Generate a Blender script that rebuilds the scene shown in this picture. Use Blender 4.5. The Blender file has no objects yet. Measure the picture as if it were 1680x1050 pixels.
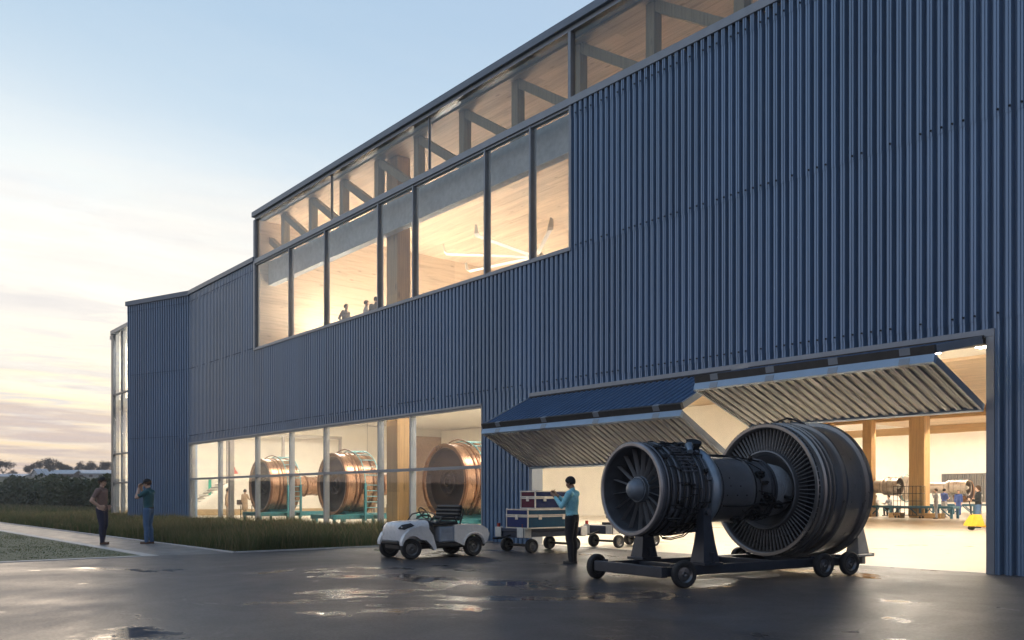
import bpy, bmesh, math, random
import numpy as np
from mathutils import Vector, Matrix, Euler
R = math.radians
random.seed(7)
SC = bpy.context.scene
COL = SC.collection

# ------------------------------------------------------------------ helpers
class MB:
    """Collects shapes into ONE mesh."""
    def __init__(self):
        self.v, self.f, self.mi = [], [], []
    def add(self, vs, fs, mi=0, M=None):
        o = len(self.v)
        if M is not None:
            vs = [M @ Vector(p) for p in vs]
        self.v.extend(tuple(p) for p in vs)
        for f in fs:
            self.f.append(tuple(i + o for i in f)); self.mi.append(mi)
        return self
    def box(self, x0, y0, z0, x1, y1, z1, mi=0, b=0.0, M=None):
        cx, cy, cz = (x0+x1)/2, (y0+y1)/2, (z0+z1)/2
        X, Y, Z = abs(x1-x0)/2, abs(y1-y0)/2, abs(z1-z0)/2
        if b <= 0:
            vs = [(cx+sx*X, cy+sy*Y, cz+sz*Z) for sx in (-1, 1) for sy in (-1, 1) for sz in (-1, 1)]
            fs = [(0,1,3,2),(4,6,7,5),(0,4,5,1),(2,3,7,6),(0,2,6,4),(1,5,7,3)]
            return self.add(vs, fs, mi, M)
        b = min(b, X*.9, Y*.9, Z*.9)
        vs, ix = [], {}
        for sx in (-1, 1):
            for sy in (-1, 1):
                for sz in (-1, 1):
                    for k in range(3):
                        p = [sx*(X-b), sy*(Y-b), sz*(Z-b)]
                        p[k] = (sx*X, sy*Y, sz*Z)[k]
                        ix[(sx, sy, sz, k)] = len(vs)
                        vs.append((cx+p[0], cy+p[1], cz+p[2]))
        fs = []
        q = ((-1,-1),(1,-1),(1,1),(-1,1))
        for s in (-1, 1):
            fs.append([ix[(s, a, c, 0)] for a, c in q])
            fs.append([ix[(a, s, c, 1)] for a, c in q])
            fs.append([ix[(a, c, s, 2)] for a, c in q])
            for t in (-1, 1):
                fs.append([ix[(s,t,-1,0)], ix[(s,t,1,0)], ix[(s,t,1,1)], ix[(s,t,-1,1)]])
                fs.append([ix[(s,-1,t,0)], ix[(s,1,t,0)], ix[(s,1,t,2)], ix[(s,-1,t,2)]])
                fs.append([ix[(-1,s,t,1)], ix[(1,s,t,1)], ix[(1,s,t,2)], ix[(-1,s,t,2)]])
                for u in (-1, 1):
                    fs.append([ix[(s,t,u,0)], ix[(s,t,u,1)], ix[(s,t,u,2)]])
        return self.add(vs, fs, mi, M)
    def cyl(self, p0, p1, r0, r1=None, n=16, mi=0, caps=True):
        r1 = r0 if r1 is None else r1
        p0, p1 = Vector(p0), Vector(p1)
        d = (p1-p0).normalized()
        a = d.orthogonal().normalized(); c = d.cross(a)
        vs = []
        for p, r in ((p0, r0), (p1, r1)):
            for i in range(n):
                t = 2*math.pi*i/n
                vs.append(p + a*(r*math.cos(t)) + c*(r*math.sin(t)))
        fs = [(i, (i+1) % n, n+(i+1) % n, n+i) for i in range(n)]
        if caps:
            fs += [tuple(range(n)), tuple(range(n, 2*n))]
        return self.add(vs, fs, mi)
    def lathe(self, prof, o=(0,0,0), d=(0,1,0), n=32, mi=0, a0=0.0, a1=360.0, close=False):
        """prof = [(radius, distance along d)]; revolved about the axis o + t d."""
        o, d = Vector(o), Vector(d).normalized()
        a = Vector((0,0,1)) if abs(d.z) < .9 else Vector((1,0,0))
        a = (a - d*a.dot(d)).normalized(); c = d.cross(a)
        full = abs(a1-a0-360) < 1e-6
        m = n if full else n+1
        vs = []
        for r, t in prof:
            for i in range(m):
                th = R(a0 + (a1-a0)*i/n)
                vs.append(o + d*t + a*(r*math.cos(th)) + c*(r*math.sin(th)))
        fs, k = [], len(prof)
        rng = range(k if close else k-1)
        for j in rng:
            j2 = (j+1) % k
            for i in range(n):
                i2 = (i+1) % m
                fs.append((j*m+i, j*m+i2, j2*m+i2, j2*m+i))
        return self.add(vs, fs, mi)
    def tube(self, pts, r, n=8, mi=0, closed=False):
        pts = [Vector(p) for p in pts]
        k = len(pts)
        vs, a = [], None
        for j in range(k):
            p = pts[j]
            q0 = pts[(j-1) % k] if (closed or j > 0) else p
            q1 = pts[(j+1) % k] if (closed or j < k-1) else p
            d = (q1-q0).normalized()
            a = d.orthogonal().normalized() if a is None else (a - d*a.dot(d)).normalized()
            c = d.cross(a)
            rr = r[j] if isinstance(r, (list, tuple)) else r
            for i in range(n):
                t = 2*math.pi*i/n
                vs.append(p + a*(rr*math.cos(t)) + c*(rr*math.sin(t)))
        fs = []
        for j in range(k if closed else k-1):
            j2 = (j+1) % k
            for i in range(n):
                fs.append((j*n+i, j*n+(i+1) % n, j2*n+(i+1) % n, j2*n+i))
        if not closed:
            fs += [tuple(range(n)), tuple(range((k-1)*n, k*n))]
        return self.add(vs, fs, mi)
    def bar(self, p0, p1, w, h, mi=0):
        """rectangular bar from p0 to p1 (w sideways, h in the other direction)"""
        p0, p1 = Vector(p0), Vector(p1)
        d = (p1-p0).normalized()
        up = Vector((0,0,1)) if abs(d.z) < .95 else Vector((0,1,0))
        a = d.cross(up).normalized()*(w/2); c = a.cross(d).normalized()*(h/2)
        vs = [p+sa*a+sc*c for p in (p0, p1) for sa, sc in ((-1,-1),(1,-1),(1,1),(-1,1))]
        return self.add(vs, [(0,1,2,3),(4,5,6,7),(0,1,5,4),(1,2,6,5),(2,3,7,6),(3,0,4,7)], mi)
    def prism(self, poly, fn, h0, h1, mi=0):
        """poly in 2D extruded between h0 and h1; fn(u, v, h) -> 3D"""
        n = len(poly)
        vs = [fn(u, v, h0) for u, v in poly] + [fn(u, v, h1) for u, v in poly]
        fs = [tuple(range(n)), tuple(range(n, 2*n))] + [(i, (i+1) % n, n+(i+1) % n, n+i) for i in range(n)]
        return self.add(vs, fs, mi)
    def ball(self, c, r, n=12, m=8, mi=0, M=None):
        rx, ry, rz = r if isinstance(r, (tuple, list)) else (r, r, r)
        vs = []
        for j in range(m+1):
            p = math.pi*j/m
            for i in range(n):
                t = 2*math.pi*i/n
                q = Vector((rx*math.sin(p)*math.cos(t), ry*math.sin(p)*math.sin(t), rz*math.cos(p)))
                if M is not None: q = M @ q
                vs.append(q + Vector(c))
        fs = [(j*n+i, j*n+(i+1) % n, (j+1)*n+(i+1) % n, (j+1)*n+i) for j in range(m) for i in range(n)]
        return self.add(vs, fs, mi)
    def loft(self, secs, mi=0, caps=True):
        n = len(secs[0])
        vs = [p for s in secs for p in s]
        fs = [(j*n+i, j*n+(i+1) % n, (j+1)*n+(i+1) % n, (j+1)*n+i) for j in range(len(secs)-1) for i in range(n)]
        if caps: fs += [tuple(range(n)), tuple(range((len(secs)-1)*n, len(secs)*n))]
        return self.add(vs, fs, mi)
    def mesh(self, name, mats, ang=35):
        me = bpy.data.meshes.new(name)
        me.from_pydata(self.v, [], self.f)
        if not isinstance(mats, (list, tuple)): mats = [mats]
        for m in mats: me.materials.append(m)
        bm = bmesh.new(); bm.from_mesh(me)
        bm.faces.ensure_lookup_table()
        for i, f in enumerate(bm.faces):
            f.material_index = self.mi[i]; f.smooth = True
        bmesh.ops.remove_doubles(bm, verts=bm.verts, dist=1e-5)
        bmesh.ops.recalc_face_normals(bm, faces=bm.faces)
        bm.to_mesh(me); bm.free()
        me.set_sharp_from_angle(angle=R(ang))
        return me
    def build(self, name, mats, parent=None, loc=(0,0,0), ang=35):
        return link(name, self.mesh(name, mats, ang), parent, loc)

def link(name, data, parent=None, loc=(0,0,0), rot=None):
    o = bpy.data.objects.new(name, data)
    COL.objects.link(o)
    o.location = loc
    if rot: o.rotation_euler = rot
    if parent: o.parent = parent
    return o

def tag(o, label, cat, group=None, kind=None):
    if label: o['label'] = label
    if cat: o['category'] = cat
    if group: o['group'] = group
    if kind: o['kind'] = kind
    return o

def thing(name, label, cat, loc=(0,0,0), rotz=0.0, group=None):
    o = bpy.data.objects.new(name, None)
    COL.objects.link(o)
    o.empty_display_size = .3
    o.location = loc; o.rotation_euler = (0, 0, R(rotz))
    return tag(o, label, cat, group)

def dup(o, loc=None, rotz=None, label=None, group=None, parent=None):
    c = o.copy(); COL.objects.link(c)
    if parent is not None: c.parent = parent
    if loc is not None: c.location = loc
    if rotz is not None: c.rotation_euler = (0, 0, R(rotz))
    if label: c['label'] = label
    if group: c['group'] = group
    for ch in list(o.children):
        dup(ch, parent=c)
    return c

# ------------------------------------------------------------------ materials
def nt(name):
    m = bpy.data.materials.new(name); m.use_nodes = True
    t = m.node_tree; b = t.nodes['Principled BSDF']
    return m, t, b
def ramp(t, fac, stops):
    r = t.nodes.new('ShaderNodeValToRGB')
    e = r.color_ramp.elements
    while len(e) < len(stops): e.new(.5)
    for k, (p, c) in enumerate(stops):
        e[k].position = p
        e[k].color = (c, c, c, 1) if not isinstance(c, (tuple, list)) else (*c, 1)
    t.links.new(fac, r.inputs[0])
    return r.outputs[0]
def coords(t, scale=(1,1,1), space='Object', rot=(0,0,0)):
    tc = t.nodes.new('ShaderNodeTexCoord'); mp = t.nodes.new('ShaderNodeMapping')
    mp.inputs['Scale'].default_value = scale; mp.inputs['Rotation'].default_value = rot
    t.links.new(tc.outputs[space], mp.inputs[0])
    return mp.outputs[0]
def noise(t, vec, scale, detail=4, rough=.55, dist=0):
    n = t.nodes.new('ShaderNodeTexNoise')
    n.inputs['Scale'].default_value = scale; n.inputs['Detail'].default_value = detail
    n.inputs['Roughness'].default_value = rough; n.inputs['Distortion'].default_value = dist
    t.links.new(vec, n.inputs['Vector'])
    return n.outputs[0]
def bump(t, b, h, strength=.2, dist=.01):
    n = t.nodes.new('ShaderNodeBump')
    n.inputs['Strength'].default_value = strength; n.inputs['Distance'].default_value = dist
    t.links.new(h, n.inputs['Height']); t.links.new(n.outputs[0], b.inputs['Normal'])
def mixc(t, fac, a, c):
    m = t.nodes.new('ShaderNodeMix'); m.data_type = 'RGBA'
    for s, v in ((0, fac), (6, a), (7, c)):
        if hasattr(v, 'is_output'): t.links.new(v, m.inputs[s])
        else: m.inputs[s].default_value = v if s == 0 else (*v, 1)
    return m.outputs[2]
def math_(t, op, a, b=None, c=None):
    n = t.nodes.new('ShaderNodeMath'); n.operation = op
    for i, v in enumerate((a, b, c)):
        if v is None: continue
        if hasattr(v, 'is_output'): t.links.new(v, n.inputs[i])
        else: n.inputs[i].default_value = v
    return n.outputs[0]

def mat(name, col, rough=.5, metal=0.0, var=.15, scale=6.0, bmp=0.0, rvar=.15, stretch=(1,1,1), spec=.5, coat=0.0):
    m, t, b = nt(name)
    v = coords(t, stretch)
    n1 = noise(t, v, scale, 6)
    lo = tuple(max(0, c*(1-var)) for c in col); hi = tuple(min(1, c*(1+var)) for c in col)
    t.links.new(ramp(t, n1, [(.3, lo), (.7, hi)]), b.inputs['Base Color'])
    n2 = noise(t, v, scale*2.7, 5)
    t.links.new(ramp(t, n2, [(.25, max(.03, rough*(1-rvar))), (.75, min(1, rough*(1+rvar)))]), b.inputs['Roughness'])
    b.inputs['Metallic'].default_value = metal
    b.inputs['Specular IOR Level'].default_value = spec
    if coat: b.inputs['Coat Weight'].default_value = coat; b.inputs['Coat Roughness'].default_value = .12
    if bmp: bump(t, b, n2, bmp)
    return m

def glow(name, col, strength):
    m, t, b = nt(name)
    b.inputs['Base Color'].default_value = (*col, 1)
    b.inputs['Emission Color'].default_value = (*col, 1)
    b.inputs['Emission Strength'].default_value = strength
    return m

def glass_mat(name, tint=(.93,.95,.95), k=1.0):
    m = bpy.data.materials.new(name); m.use_nodes = True
    t = m.node_tree; t.nodes.clear()
    out = t.nodes.new('ShaderNodeOutputMaterial')
    tr = t.nodes.new('ShaderNodeBsdfTransparent'); tr.inputs[0].default_value = (*tint, 1)
    gl = t.nodes.new('ShaderNodeBsdfGlossy'); gl.inputs['Roughness'].default_value = .0
    gl.inputs[0].default_value = (.95,.95,.95,1)
    ge = t.nodes.new('ShaderNodeNewGeometry')
    dt = t.nodes.new('ShaderNodeVectorMath'); dt.operation = 'DOT_PRODUCT'
    t.links.new(ge.outputs['Incoming'], dt.inputs[0]); t.links.new(ge.outputs['Normal'], dt.inputs[1])
    c = math_(t, 'ABSOLUTE', dt.outputs['Value'])
    p = math_(t, 'POWER', math_(t, 'SUBTRACT', 1.0, c), 5.0)
    f = math_(t, 'MINIMUM', math_(t, 'MULTIPLY_ADD', p, .96*k, .04*k), 1.0)
    mx = t.nodes.new('ShaderNodeMixShader')
    t.links.new(f, mx.inputs[0]); t.links.new(tr.outputs[0], mx.inputs[1]); t.links.new(gl.outputs[0], mx.inputs[2])
    t.links.new(mx.outputs[0], out.inputs[0])
    return m

def timber(name, col, plank=(3.0, .22), along='X', rough=.5, dark=.75):
    m, t, b = nt(name)
    rot = {'X': (0,0,0), 'Y': (0,0,R(90)), 'Z': (0,R(90),0)}[along]
    v = coords(t, (1,1,1), rot=rot)
    if along == 'Z':   # grain runs up the post
        g = noise(t, coords(t, (14,14,.6)), 1.0, 6, .6, .6)
    else:
        st = (.5,9,9) if along == 'X' else (9,.5,9)
        g = noise(t, coords(t, st), 1.0, 6, .6, .8)
    br = t.nodes.new('ShaderNodeTexBrick')
    br.offset = .37
    br.inputs['Scale'].default_value = 1.0
    br.inputs['Brick Width'].default_value = plank[0]; br.inputs['Row Height'].default_value = plank[1]
    br.inputs['Mortar Size'].default_value = .004
    br.inputs['Color1'].default_value = (.55,.55,.55,1); br.inputs['Color2'].default_value = (1,1,1,1); br.inputs['Mortar'].default_value = (.3,.3,.3,1)
    t.links.new(v, br.inputs['Vector'])
    lo = tuple(c*dark for c in col)
    c1 = ramp(t, g, [(.28, lo), (.5, col), (.75, tuple(min(1, c*1.12) for c in col))])
    mu = t.nodes.new('ShaderNodeMix'); mu.data_type = 'RGBA'; mu.blend_type = 'MULTIPLY'
    mu.inputs[0].default_value = .45
    t.links.new(c1, mu.inputs[6]); t.links.new(br.outputs[0], mu.inputs[7])
    # knots
    vo = t.nodes.new('ShaderNodeTexVoronoi'); vo.inputs['Scale'].default_value = 1.0
    kst = {'X': (.9,2.6,2.6), 'Y': (2.6,.9,2.6), 'Z': (2.2,2.2,.8)}[along]
    t.links.new(coords(t, kst), vo.inputs['Vector'])
    kn = ramp(t, vo.outputs['Distance'], [(.05, 1.0), (.13, 0.0)])
    t.links.new(mixc(t, math_(t, 'MULTIPLY', kn, .6), mu.outputs[2], tuple(c*.35 for c in col)), b.inputs['Base Color'])
    b.inputs['Roughness'].default_value = rough
    return m

M = {}
def cladding_mat(name, col):
    """painted sheets: each 1.14 x 3.5 m sheet a slightly different tone, faint streaks and dust"""
    m, t, b = nt(name)
    tc = t.nodes.new('ShaderNodeTexCoord'); sp = t.nodes.new('ShaderNodeSeparateXYZ'); t.links.new(tc.outputs['Object'], sp.inputs[0])
    cb = t.nodes.new('ShaderNodeCombineXYZ')
    t.links.new(math_(t, 'FLOOR', math_(t, 'MULTIPLY', sp.outputs[0], 1/1.14)), cb.inputs[0])
    t.links.new(math_(t, 'FLOOR', math_(t, 'MULTIPLY_ADD', sp.outputs[2], 1/3.5, -.266)), cb.inputs[1])
    wn = t.nodes.new('ShaderNodeTexWhiteNoise'); wn.noise_dimensions = '2D'; t.links.new(cb.outputs[0], wn.inputs['Vector'])
    st = noise(t, coords(t, (5,5,.18)), 1.4, 7, .65)
    pt = noise(t, coords(t), .16, 4, .6)
    k = math_(t, 'ADD', math_(t, 'MULTIPLY', wn.outputs[0], .16), math_(t, 'ADD', math_(t, 'MULTIPLY', st, .30), math_(t, 'MULTIPLY', pt, .34)))
    t.links.new(ramp(t, k, [(.22, tuple(c*.80 for c in col)), (.60, tuple(c*1.18 for c in col))]), b.inputs['Base Color'])
    t.links.new(ramp(t, math_(t, 'MULTIPLY_ADD', wn.outputs[0], .3, math_(t, 'MULTIPLY', st, .7)), [(.2, .30), (.8, .46)]), b.inputs['Roughness'])
    b.inputs['Metallic'].default_value = .1
    b.inputs['Coat Weight'].default_value = .5; b.inputs['Coat Roughness'].default_value = .12
    bump(t, b, noise(t, coords(t, (1,1,1)), .9, 3, .5), .12, .02)
    return m
M['clad'] = cladding_mat('blue_cladding_paint', (.180,.282,.430))
M['frame'] = mat('frame_paint', (.27,.295,.33), .38, .2, .08, 3)
M['frame2'] = mat('tower_frame_paint', (.09,.105,.13), .45, .2, .08, 3)
M['fascia'] = mat('fascia_paint', (.16,.19,.235), .42, .2, .10, 2)
M['screw'] = mat('screw_metal', (.012,.015,.022), .5, .6)
M['galv'] = mat('galvanised_steel', (.43,.435,.45), .45, .2, .10, 2, 0, .2, (1,.4,.4))
M['doorblue'] = mat('door_blue_paint', (.085,.155,.28), .34, .25, .10, 2)
M['edge'] = mat('door_edge_paint', (.30,.40,.52), .35, .2, .08, 3)  # sky reflection on the lower leaf's edge put into the colour
M['darkedge'] = mat('door_track_and_edge_shade', (.05,.045,.042), .6)  # shade of the down-facing leaf edge put into the colour; also on the track
M['white'] = mat('white_wall_paint', (.80,.75,.66), .6, 0, .04, 1.5)
M['soffit'] = mat('white_ceiling_paint', (.82,.79,.73), .7, 0, .03, 1)
M['floor'] = mat('sealed_concrete_floor', (.58,.52,.43), .30, 0, .05, .25, 0, .15)
M['plinth'] = mat('tan_plinth', (.45,.32,.18), .5)
M['panel'] = mat('brown_panel', (.38,.25,.17), .6)
M['louvre'] = mat('grey_louvre', (.16,.155,.15), .5, .3)
M['wood'] = timber('timber_post', (.62,.38,.16), (2.4,.18), 'Z')
M['woodx'] = timber('timber_beam', (.60,.38,.17), (4,.2), 'X')
M['ceil'] = timber('timber_ceiling', (.70,.53,.36), (3.2,.30), 'X', .55, .72)
M['ceily'] = timber('timber_wall', (.70,.53,.36), (3.2,.30), 'Y', .55, .72)
M['truss'] = timber('grey_timber_truss', (.31,.255,.145), (4,.3), 'Z', .55)
M['steel'] = mat('interior_steel', (.36,.33,.31), .45, .2)
M['glass'] = glass_mat('window_glass', (.97,.975,.97), 1.05)
M['glasst'] = glass_mat('tinted_clerestory_glass', (.95,.94,.93), .9)
M['lamp'] = glow('warm_lamp_diffuser', (1.0,.91,.78), 22)
M['line_fill'] = glow('hidden_line_fill', (1.0,.91,.78), 150)  # for the line lights added out of view in the deep hall
M['up_fill'] = glow('upstairs_fill_diffuser', (1.0,.92,.80), 48)  # glow of the added, unseen fill lamps upstairs
M['led'] = glow('led_strip', (1.0,.93,.82), 5)
M['beamblue'] = mat('edge_beam_paint', (.46,.48,.48), .5)
M['black'] = mat('black_plastic', (.014,.014,.016), .45, 0, .2)
M['rubber'] = mat('tyre_rubber', (.018,.018,.019), .75, 0, .25, 20, .15)
M['rim'] = mat('wheel_rim', (.16,.155,.15), .42, .6)
M['rimdark'] = mat('dark_rim', (.14,.14,.145), .32, .85)
M['chrome'] = mat('chrome', (.6,.6,.6), .15, 1)
M['dark'] = mat('gunmetal', (.135,.145,.168), .40, .45, .18, 5, 0, .25)
M['dark2'] = mat('gunmetal_panel', (.155,.162,.178), .40, .5, .12, 4, 0, .2)
M['darkring'] = mat('dark_flange', (.085,.093,.112), .36, .5)
M['barrel'] = mat('brushed_barrel', (.27,.26,.255), .33, .8, .08, 2, 0, .25, (1,6,1))
M['ribmetal'] = mat('ribbed_steel', (.44,.48,.53), .34, .45)
M['nose'] = mat('dull_nose_metal', (.17,.20,.24), .48, .35)
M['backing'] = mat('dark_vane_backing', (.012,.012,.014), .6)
M['pipe'] = mat('pipe_black', (.022,.023,.026), .4, .5)
M['manifold'] = mat('blued_manifold', (.25,.31,.38), .34, .5)
M['blade'] = mat('vane_metal', (.38,.385,.40), .42, .4)
M['lip'] = mat('lip_steel', (.30,.29,.30), .36, .6)
M['duct'] = mat('sooty_duct', (.10,.108,.125), .5, .2, .2)  # inner duct, a darker grey than the casing outside
M['cartsteel'] = mat('transport_frame_paint', (.035,.042,.058), .42, .3)
M['greystand'] = mat('grey_stand_paint', (.40,.38,.35), .45, .2)
M['bronze'] = mat('bronze_casing', (.32,.185,.115), .30, .85, .10, 2, 0, .25, (1,5,1))
M['bronze2'] = mat('bronze_ring', (.17,.085,.05), .35, .8)
M['coverdark'] = mat('dark_brown_cover', (.040,.022,.020), .45, .1, .25)
M['teal'] = mat('teal_stand_paint', (.03,.17,.20), .45, .1)
M['tealrod'] = mat('teal_rod', (.13,.33,.36), .4, .2)
M['alloy'] = mat('pale_engine_alloy', (.50,.43,.36), .42, .6)
M['alloy2'] = mat('engine_flange', (.24,.20,.17), .45, .6)
M['cart_white'] = mat('white_body', (.74,.73,.72), .28, 0, .03, 3, 0, .2, (1,1,1), .5, .4)
M['cart_grey'] = mat('grey_side_panel', (.30,.34,.40), .4)
M['seat'] = mat('black_vinyl', (.022,.022,.024), .5, 0, .2, 12, .15)
M['head'] = mat('dark_headlight', (.02,.02,.025), .12)
M['navy'] = mat('navy_trailer_paint', (.03,.042,.075), .45, .2, .2)
M['plate'] = mat('worn_white_plate', (.66,.62,.55), .5, 0, .15, 8)
M['casenavy'] = mat('navy_case', (.010,.026,.12), .5, 0, .1, 6, 0, .1, (1,1,1), .25)
M['caseteal'] = mat('teal_navy_case', (.008,.085,.15), .5, 0, .1, 6, 0, .1, (1,1,1), .25)
M['maroon'] = mat('case_end_red_reflection', (.10,.010,.03), .5, 0, .1, 6, 0, .1, (1,1,1), .25)  # reddish reflection painted into the case end
M['alu'] = mat('aluminium_trim', (.68,.64,.58), .38, .7)
M['red'] = mat('red_reflector', (.35,.03,.02), .3)
M['redlamp'] = mat('red_lampshade', (.45,.06,.035), .4)
M['yellow'] = mat('yellow_paint', (.72,.42,.03), .4)
for nm, c in dict(skin=(.60,.38,.28), skin2=(.34,.19,.12), brownshirt=(.24,.155,.13), navytrouser=(.03,.03,.06),
    tealshirt=(.028,.105,.125), jeans=(.08,.15,.27), cyanshirt=(.27,.60,.68), blacktrouser=(.014,.014,.017),
    hair=(.012,.009,.008), hairbrown=(.08,.045,.025), cap=(.012,.012,.014), shoe=(.012,.011,.011), shoebrown=(.10,.05,.03),
    tan=(.33,.23,.15), grey=(.33,.33,.34), suit=(.16,.165,.18), suitdark=(.05,.055,.07), whitecloth=(.70,.68,.66),
    blueover=(.05,.09,.28), darkvest=(.012,.016,.02), khaki=(.27,.2,.15), paper=(.8,.78,.74)).items():
    M[nm] = mat('cloth_'+nm if not nm.startswith('skin') else nm, c, .8 if not nm.startswith('s') else .6, 0, .15, 30, .1 if not nm.startswith('skin') else 0)
# ------------------------------------------------------------------ camera, light, sky
YAW = 50.32
cam = bpy.data.cameras.new('camera'); cam.lens = 1420/1680*36; cam.sensor_width = 36
cam.shift_y = (813.5-525)/1680; cam.clip_end = 6000; cam.clip_start = .1
co = bpy.data.objects.new('camera', cam); COL.objects.link(co)
co.location = (0, -16.02, 1.36); co.rotation_euler = (R(90), 0, R(YAW))
SC.camera = co
SC.view_settings.view_transform = 'Standard'; SC.view_settings.look = 'None'
SC.view_settings.gamma = 1; SC.view_settings.use_curve_mapping = False
SC.view_settings.exposure = 1.25
SC.cycles.use_denoising = True
SC.cycles.max_bounces = 8; SC.cycles.diffuse_bounces = 4; SC.cycles.glossy_bounces = 4
SC.cycles.transparent_max_bounces = 24; SC.cycles.transmission_bounces = 4
SC.cycles.caustics_reflective = False; SC.cycles.caustics_refractive = False
SC.cycles.sample_clamp_indirect = 6

SUN_AZ, SUN_EL = 84.0, 5.0        # degrees left of +Y, degrees up
sd = Vector((-math.sin(R(SUN_AZ))*math.cos(R(SUN_EL)), math.cos(R(SUN_AZ))*math.cos(R(SUN_EL)), math.sin(R(SUN_EL))))
sl = bpy.data.lights.new('sun', 'SUN'); sl.energy = .5; sl.angle = R(30); sl.color = (.62, .48, .34)
so = bpy.data.objects.new('sun', sl); COL.objects.link(so)
so.rotation_euler = sd.to_track_quat('Z', 'Y').to_euler()
so.location = (-30, -10, 30)

W = bpy.data.worlds.new('World'); SC.world = W; W.use_nodes = True
t = W.node_tree; bg = t.nodes['Background']
sky = t.nodes.new('ShaderNodeTexSky'); sky.sky_type = 'NISHITA'; sky.sun_disc = False
sky.sun_elevation = R(SUN_EL); sky.sun_rotation = R(-SUN_AZ)
sky.altitude = 50; sky.air_density = 1.0; sky.dust_density = 1.2; sky.ozone_density = 1.6
tc = t.nodes.new('ShaderNodeTexCoord')
sx = t.nodes.new('ShaderNodeSeparateXYZ'); t.links.new(tc.outputs['Generated'], sx.inputs[0])
zz = math_(t, 'MAXIMUM', sx.outputs[2], 0.0)
dz = math_(t, 'ADD', zz, .10)
cx = t.nodes.new('ShaderNodeCombineXYZ')
t.links.new(math_(t, 'DIVIDE', sx.outputs[0], dz), cx.inputs[0]); t.links.new(math_(t, 'DIVIDE', sx.outputs[1], dz), cx.inputs[1])
# long cloud bars near the horizon
mp = t.nodes.new('ShaderNodeMapping'); mp.inputs['Scale'].default_value = (1.5, .55, 1); mp.inputs['Rotation'].default_value = (0, 0, R(-8))
mp.inputs['Location'].default_value = (3.1, 7.7, 0)
t.links.new(cx.outputs[0], mp.inputs[0])
n1 = noise(t, mp.outputs[0], 1.15, 7, .58, .35)
bars = ramp(t, n1, [(.45, 0.0), (.56, 1.0)])
# only low in the sky
low = ramp(t, zz, [(.0, .5), (.04, 1.0), (.10, .9), (.15, .0)])
cl = math_(t, 'MULTIPLY', bars, low)
# thin high veil
n2 = noise(t, mp.outputs[0], 1.1, 8, .62, .7)
veil = math_(t, 'MULTIPLY', ramp(t, n2, [(.40, 0.0), (.66, 1.0)]), ramp(t, zz, [(.06, .3), (.12, .85), (.24, .55), (.36, .12), (.7, 0)]))
# direction towards the sunset (0..1)
dd = t.nodes.new('ShaderNodeVectorMath'); dd.operation = 'DOT_PRODUCT'
t.links.new(tc.outputs['Generated'], dd.inputs[0]); dd.inputs[1].default_value = (sd.x, sd.y, 0)
tow = ramp(t, math_(t, 'MULTIPLY_ADD', dd.outputs['Value'], .5, .5), [(.25, 0.0), (.80, .22), (.975, 1.0)])
sunward = ramp(t, zz, [(0, (.90,.58,.33)), (.05, (1.0,.73,.42)), (.12, (1.05,.90,.60)), (.22, (.84,.83,.79)), (.34, (.59,.72,.82)), (.47, (.37,.55,.73)), (1, (.22,.36,.60))])
away = ramp(t, zz, [(0, (.72,.40,.37)), (.06, (.86,.54,.49)), (.14, (.80,.70,.73)), (.4, (.52,.65,.82)), (1, (.22,.36,.60))])
night = ramp(t, math_(t, 'MULTIPLY_ADD', dd.outputs['Value'], .5, .5), [(.02, .34), (.40, 1.0)])   # the sky darkens opposite the sunset
grad = mixc(t, tow, away, sunward)
mg = t.nodes.new('ShaderNodeMix'); mg.data_type = 'RGBA'; mg.blend_type = 'MULTIPLY'; mg.inputs[0].default_value = 1
t.links.new(grad, mg.inputs[6]); t.links.new(night, mg.inputs[7]); grad = mg.outputs[2]
def scale(c, k):
    n = t.nodes.new('ShaderNodeVectorMath'); n.operation = 'SCALE'
    t.links.new(c, n.inputs[0]); n.inputs[3].default_value = k
    return n.outputs[0]
cp = t.nodes.new('ShaderNodeVectorMath'); cp.operation = 'MINIMUM'
t.links.new(sky.outputs[0], cp.inputs[0]); cp.inputs[1].default_value = (6, 5.4, 4.8)
skc = mixc(t, .80, cp.outputs[0], scale(grad, 5.0))
n3 = noise(t, mp.outputs[0], 2.6, 9, .66, .9)
puff = math_(t, 'MULTIPLY', ramp(t, n3, [(.45, 0.0), (.57, 1.0)]), ramp(t, zz, [(.04, .3), (.09, .8), (.22, .85), (.34, 0)]))
skc = mixc(t, puff, skc, mixc(t, tow, (2.6, 2.4, 2.8), (3.75, 3.6, 3.55)))
c_bar = mixc(t, tow, (1.6, 1.5, 1.9), (2.9, 2.35, 2.25))
c_veil = mixc(t, tow, (2.6, 2.6, 3.0), (5.6, 5.2, 4.5))
c1 = mixc(t, veil, skc, c_veil)
c2 = mixc(t, math_(t, 'MULTIPLY', cl, .75), c1, c_bar)
t.links.new(c2, bg.inputs[0])
bg.inputs[1].default_value = .10

# ------------------------------------------------------------------ ground
def sheet(name, poly, z, m, label=None):
    mb = MB(); mb.add([(x, y, z) for x, y in poly], [tuple(range(len(poly)))])
    o = mb.build(name, m); o['kind'] = 'structure'
    return o

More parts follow.
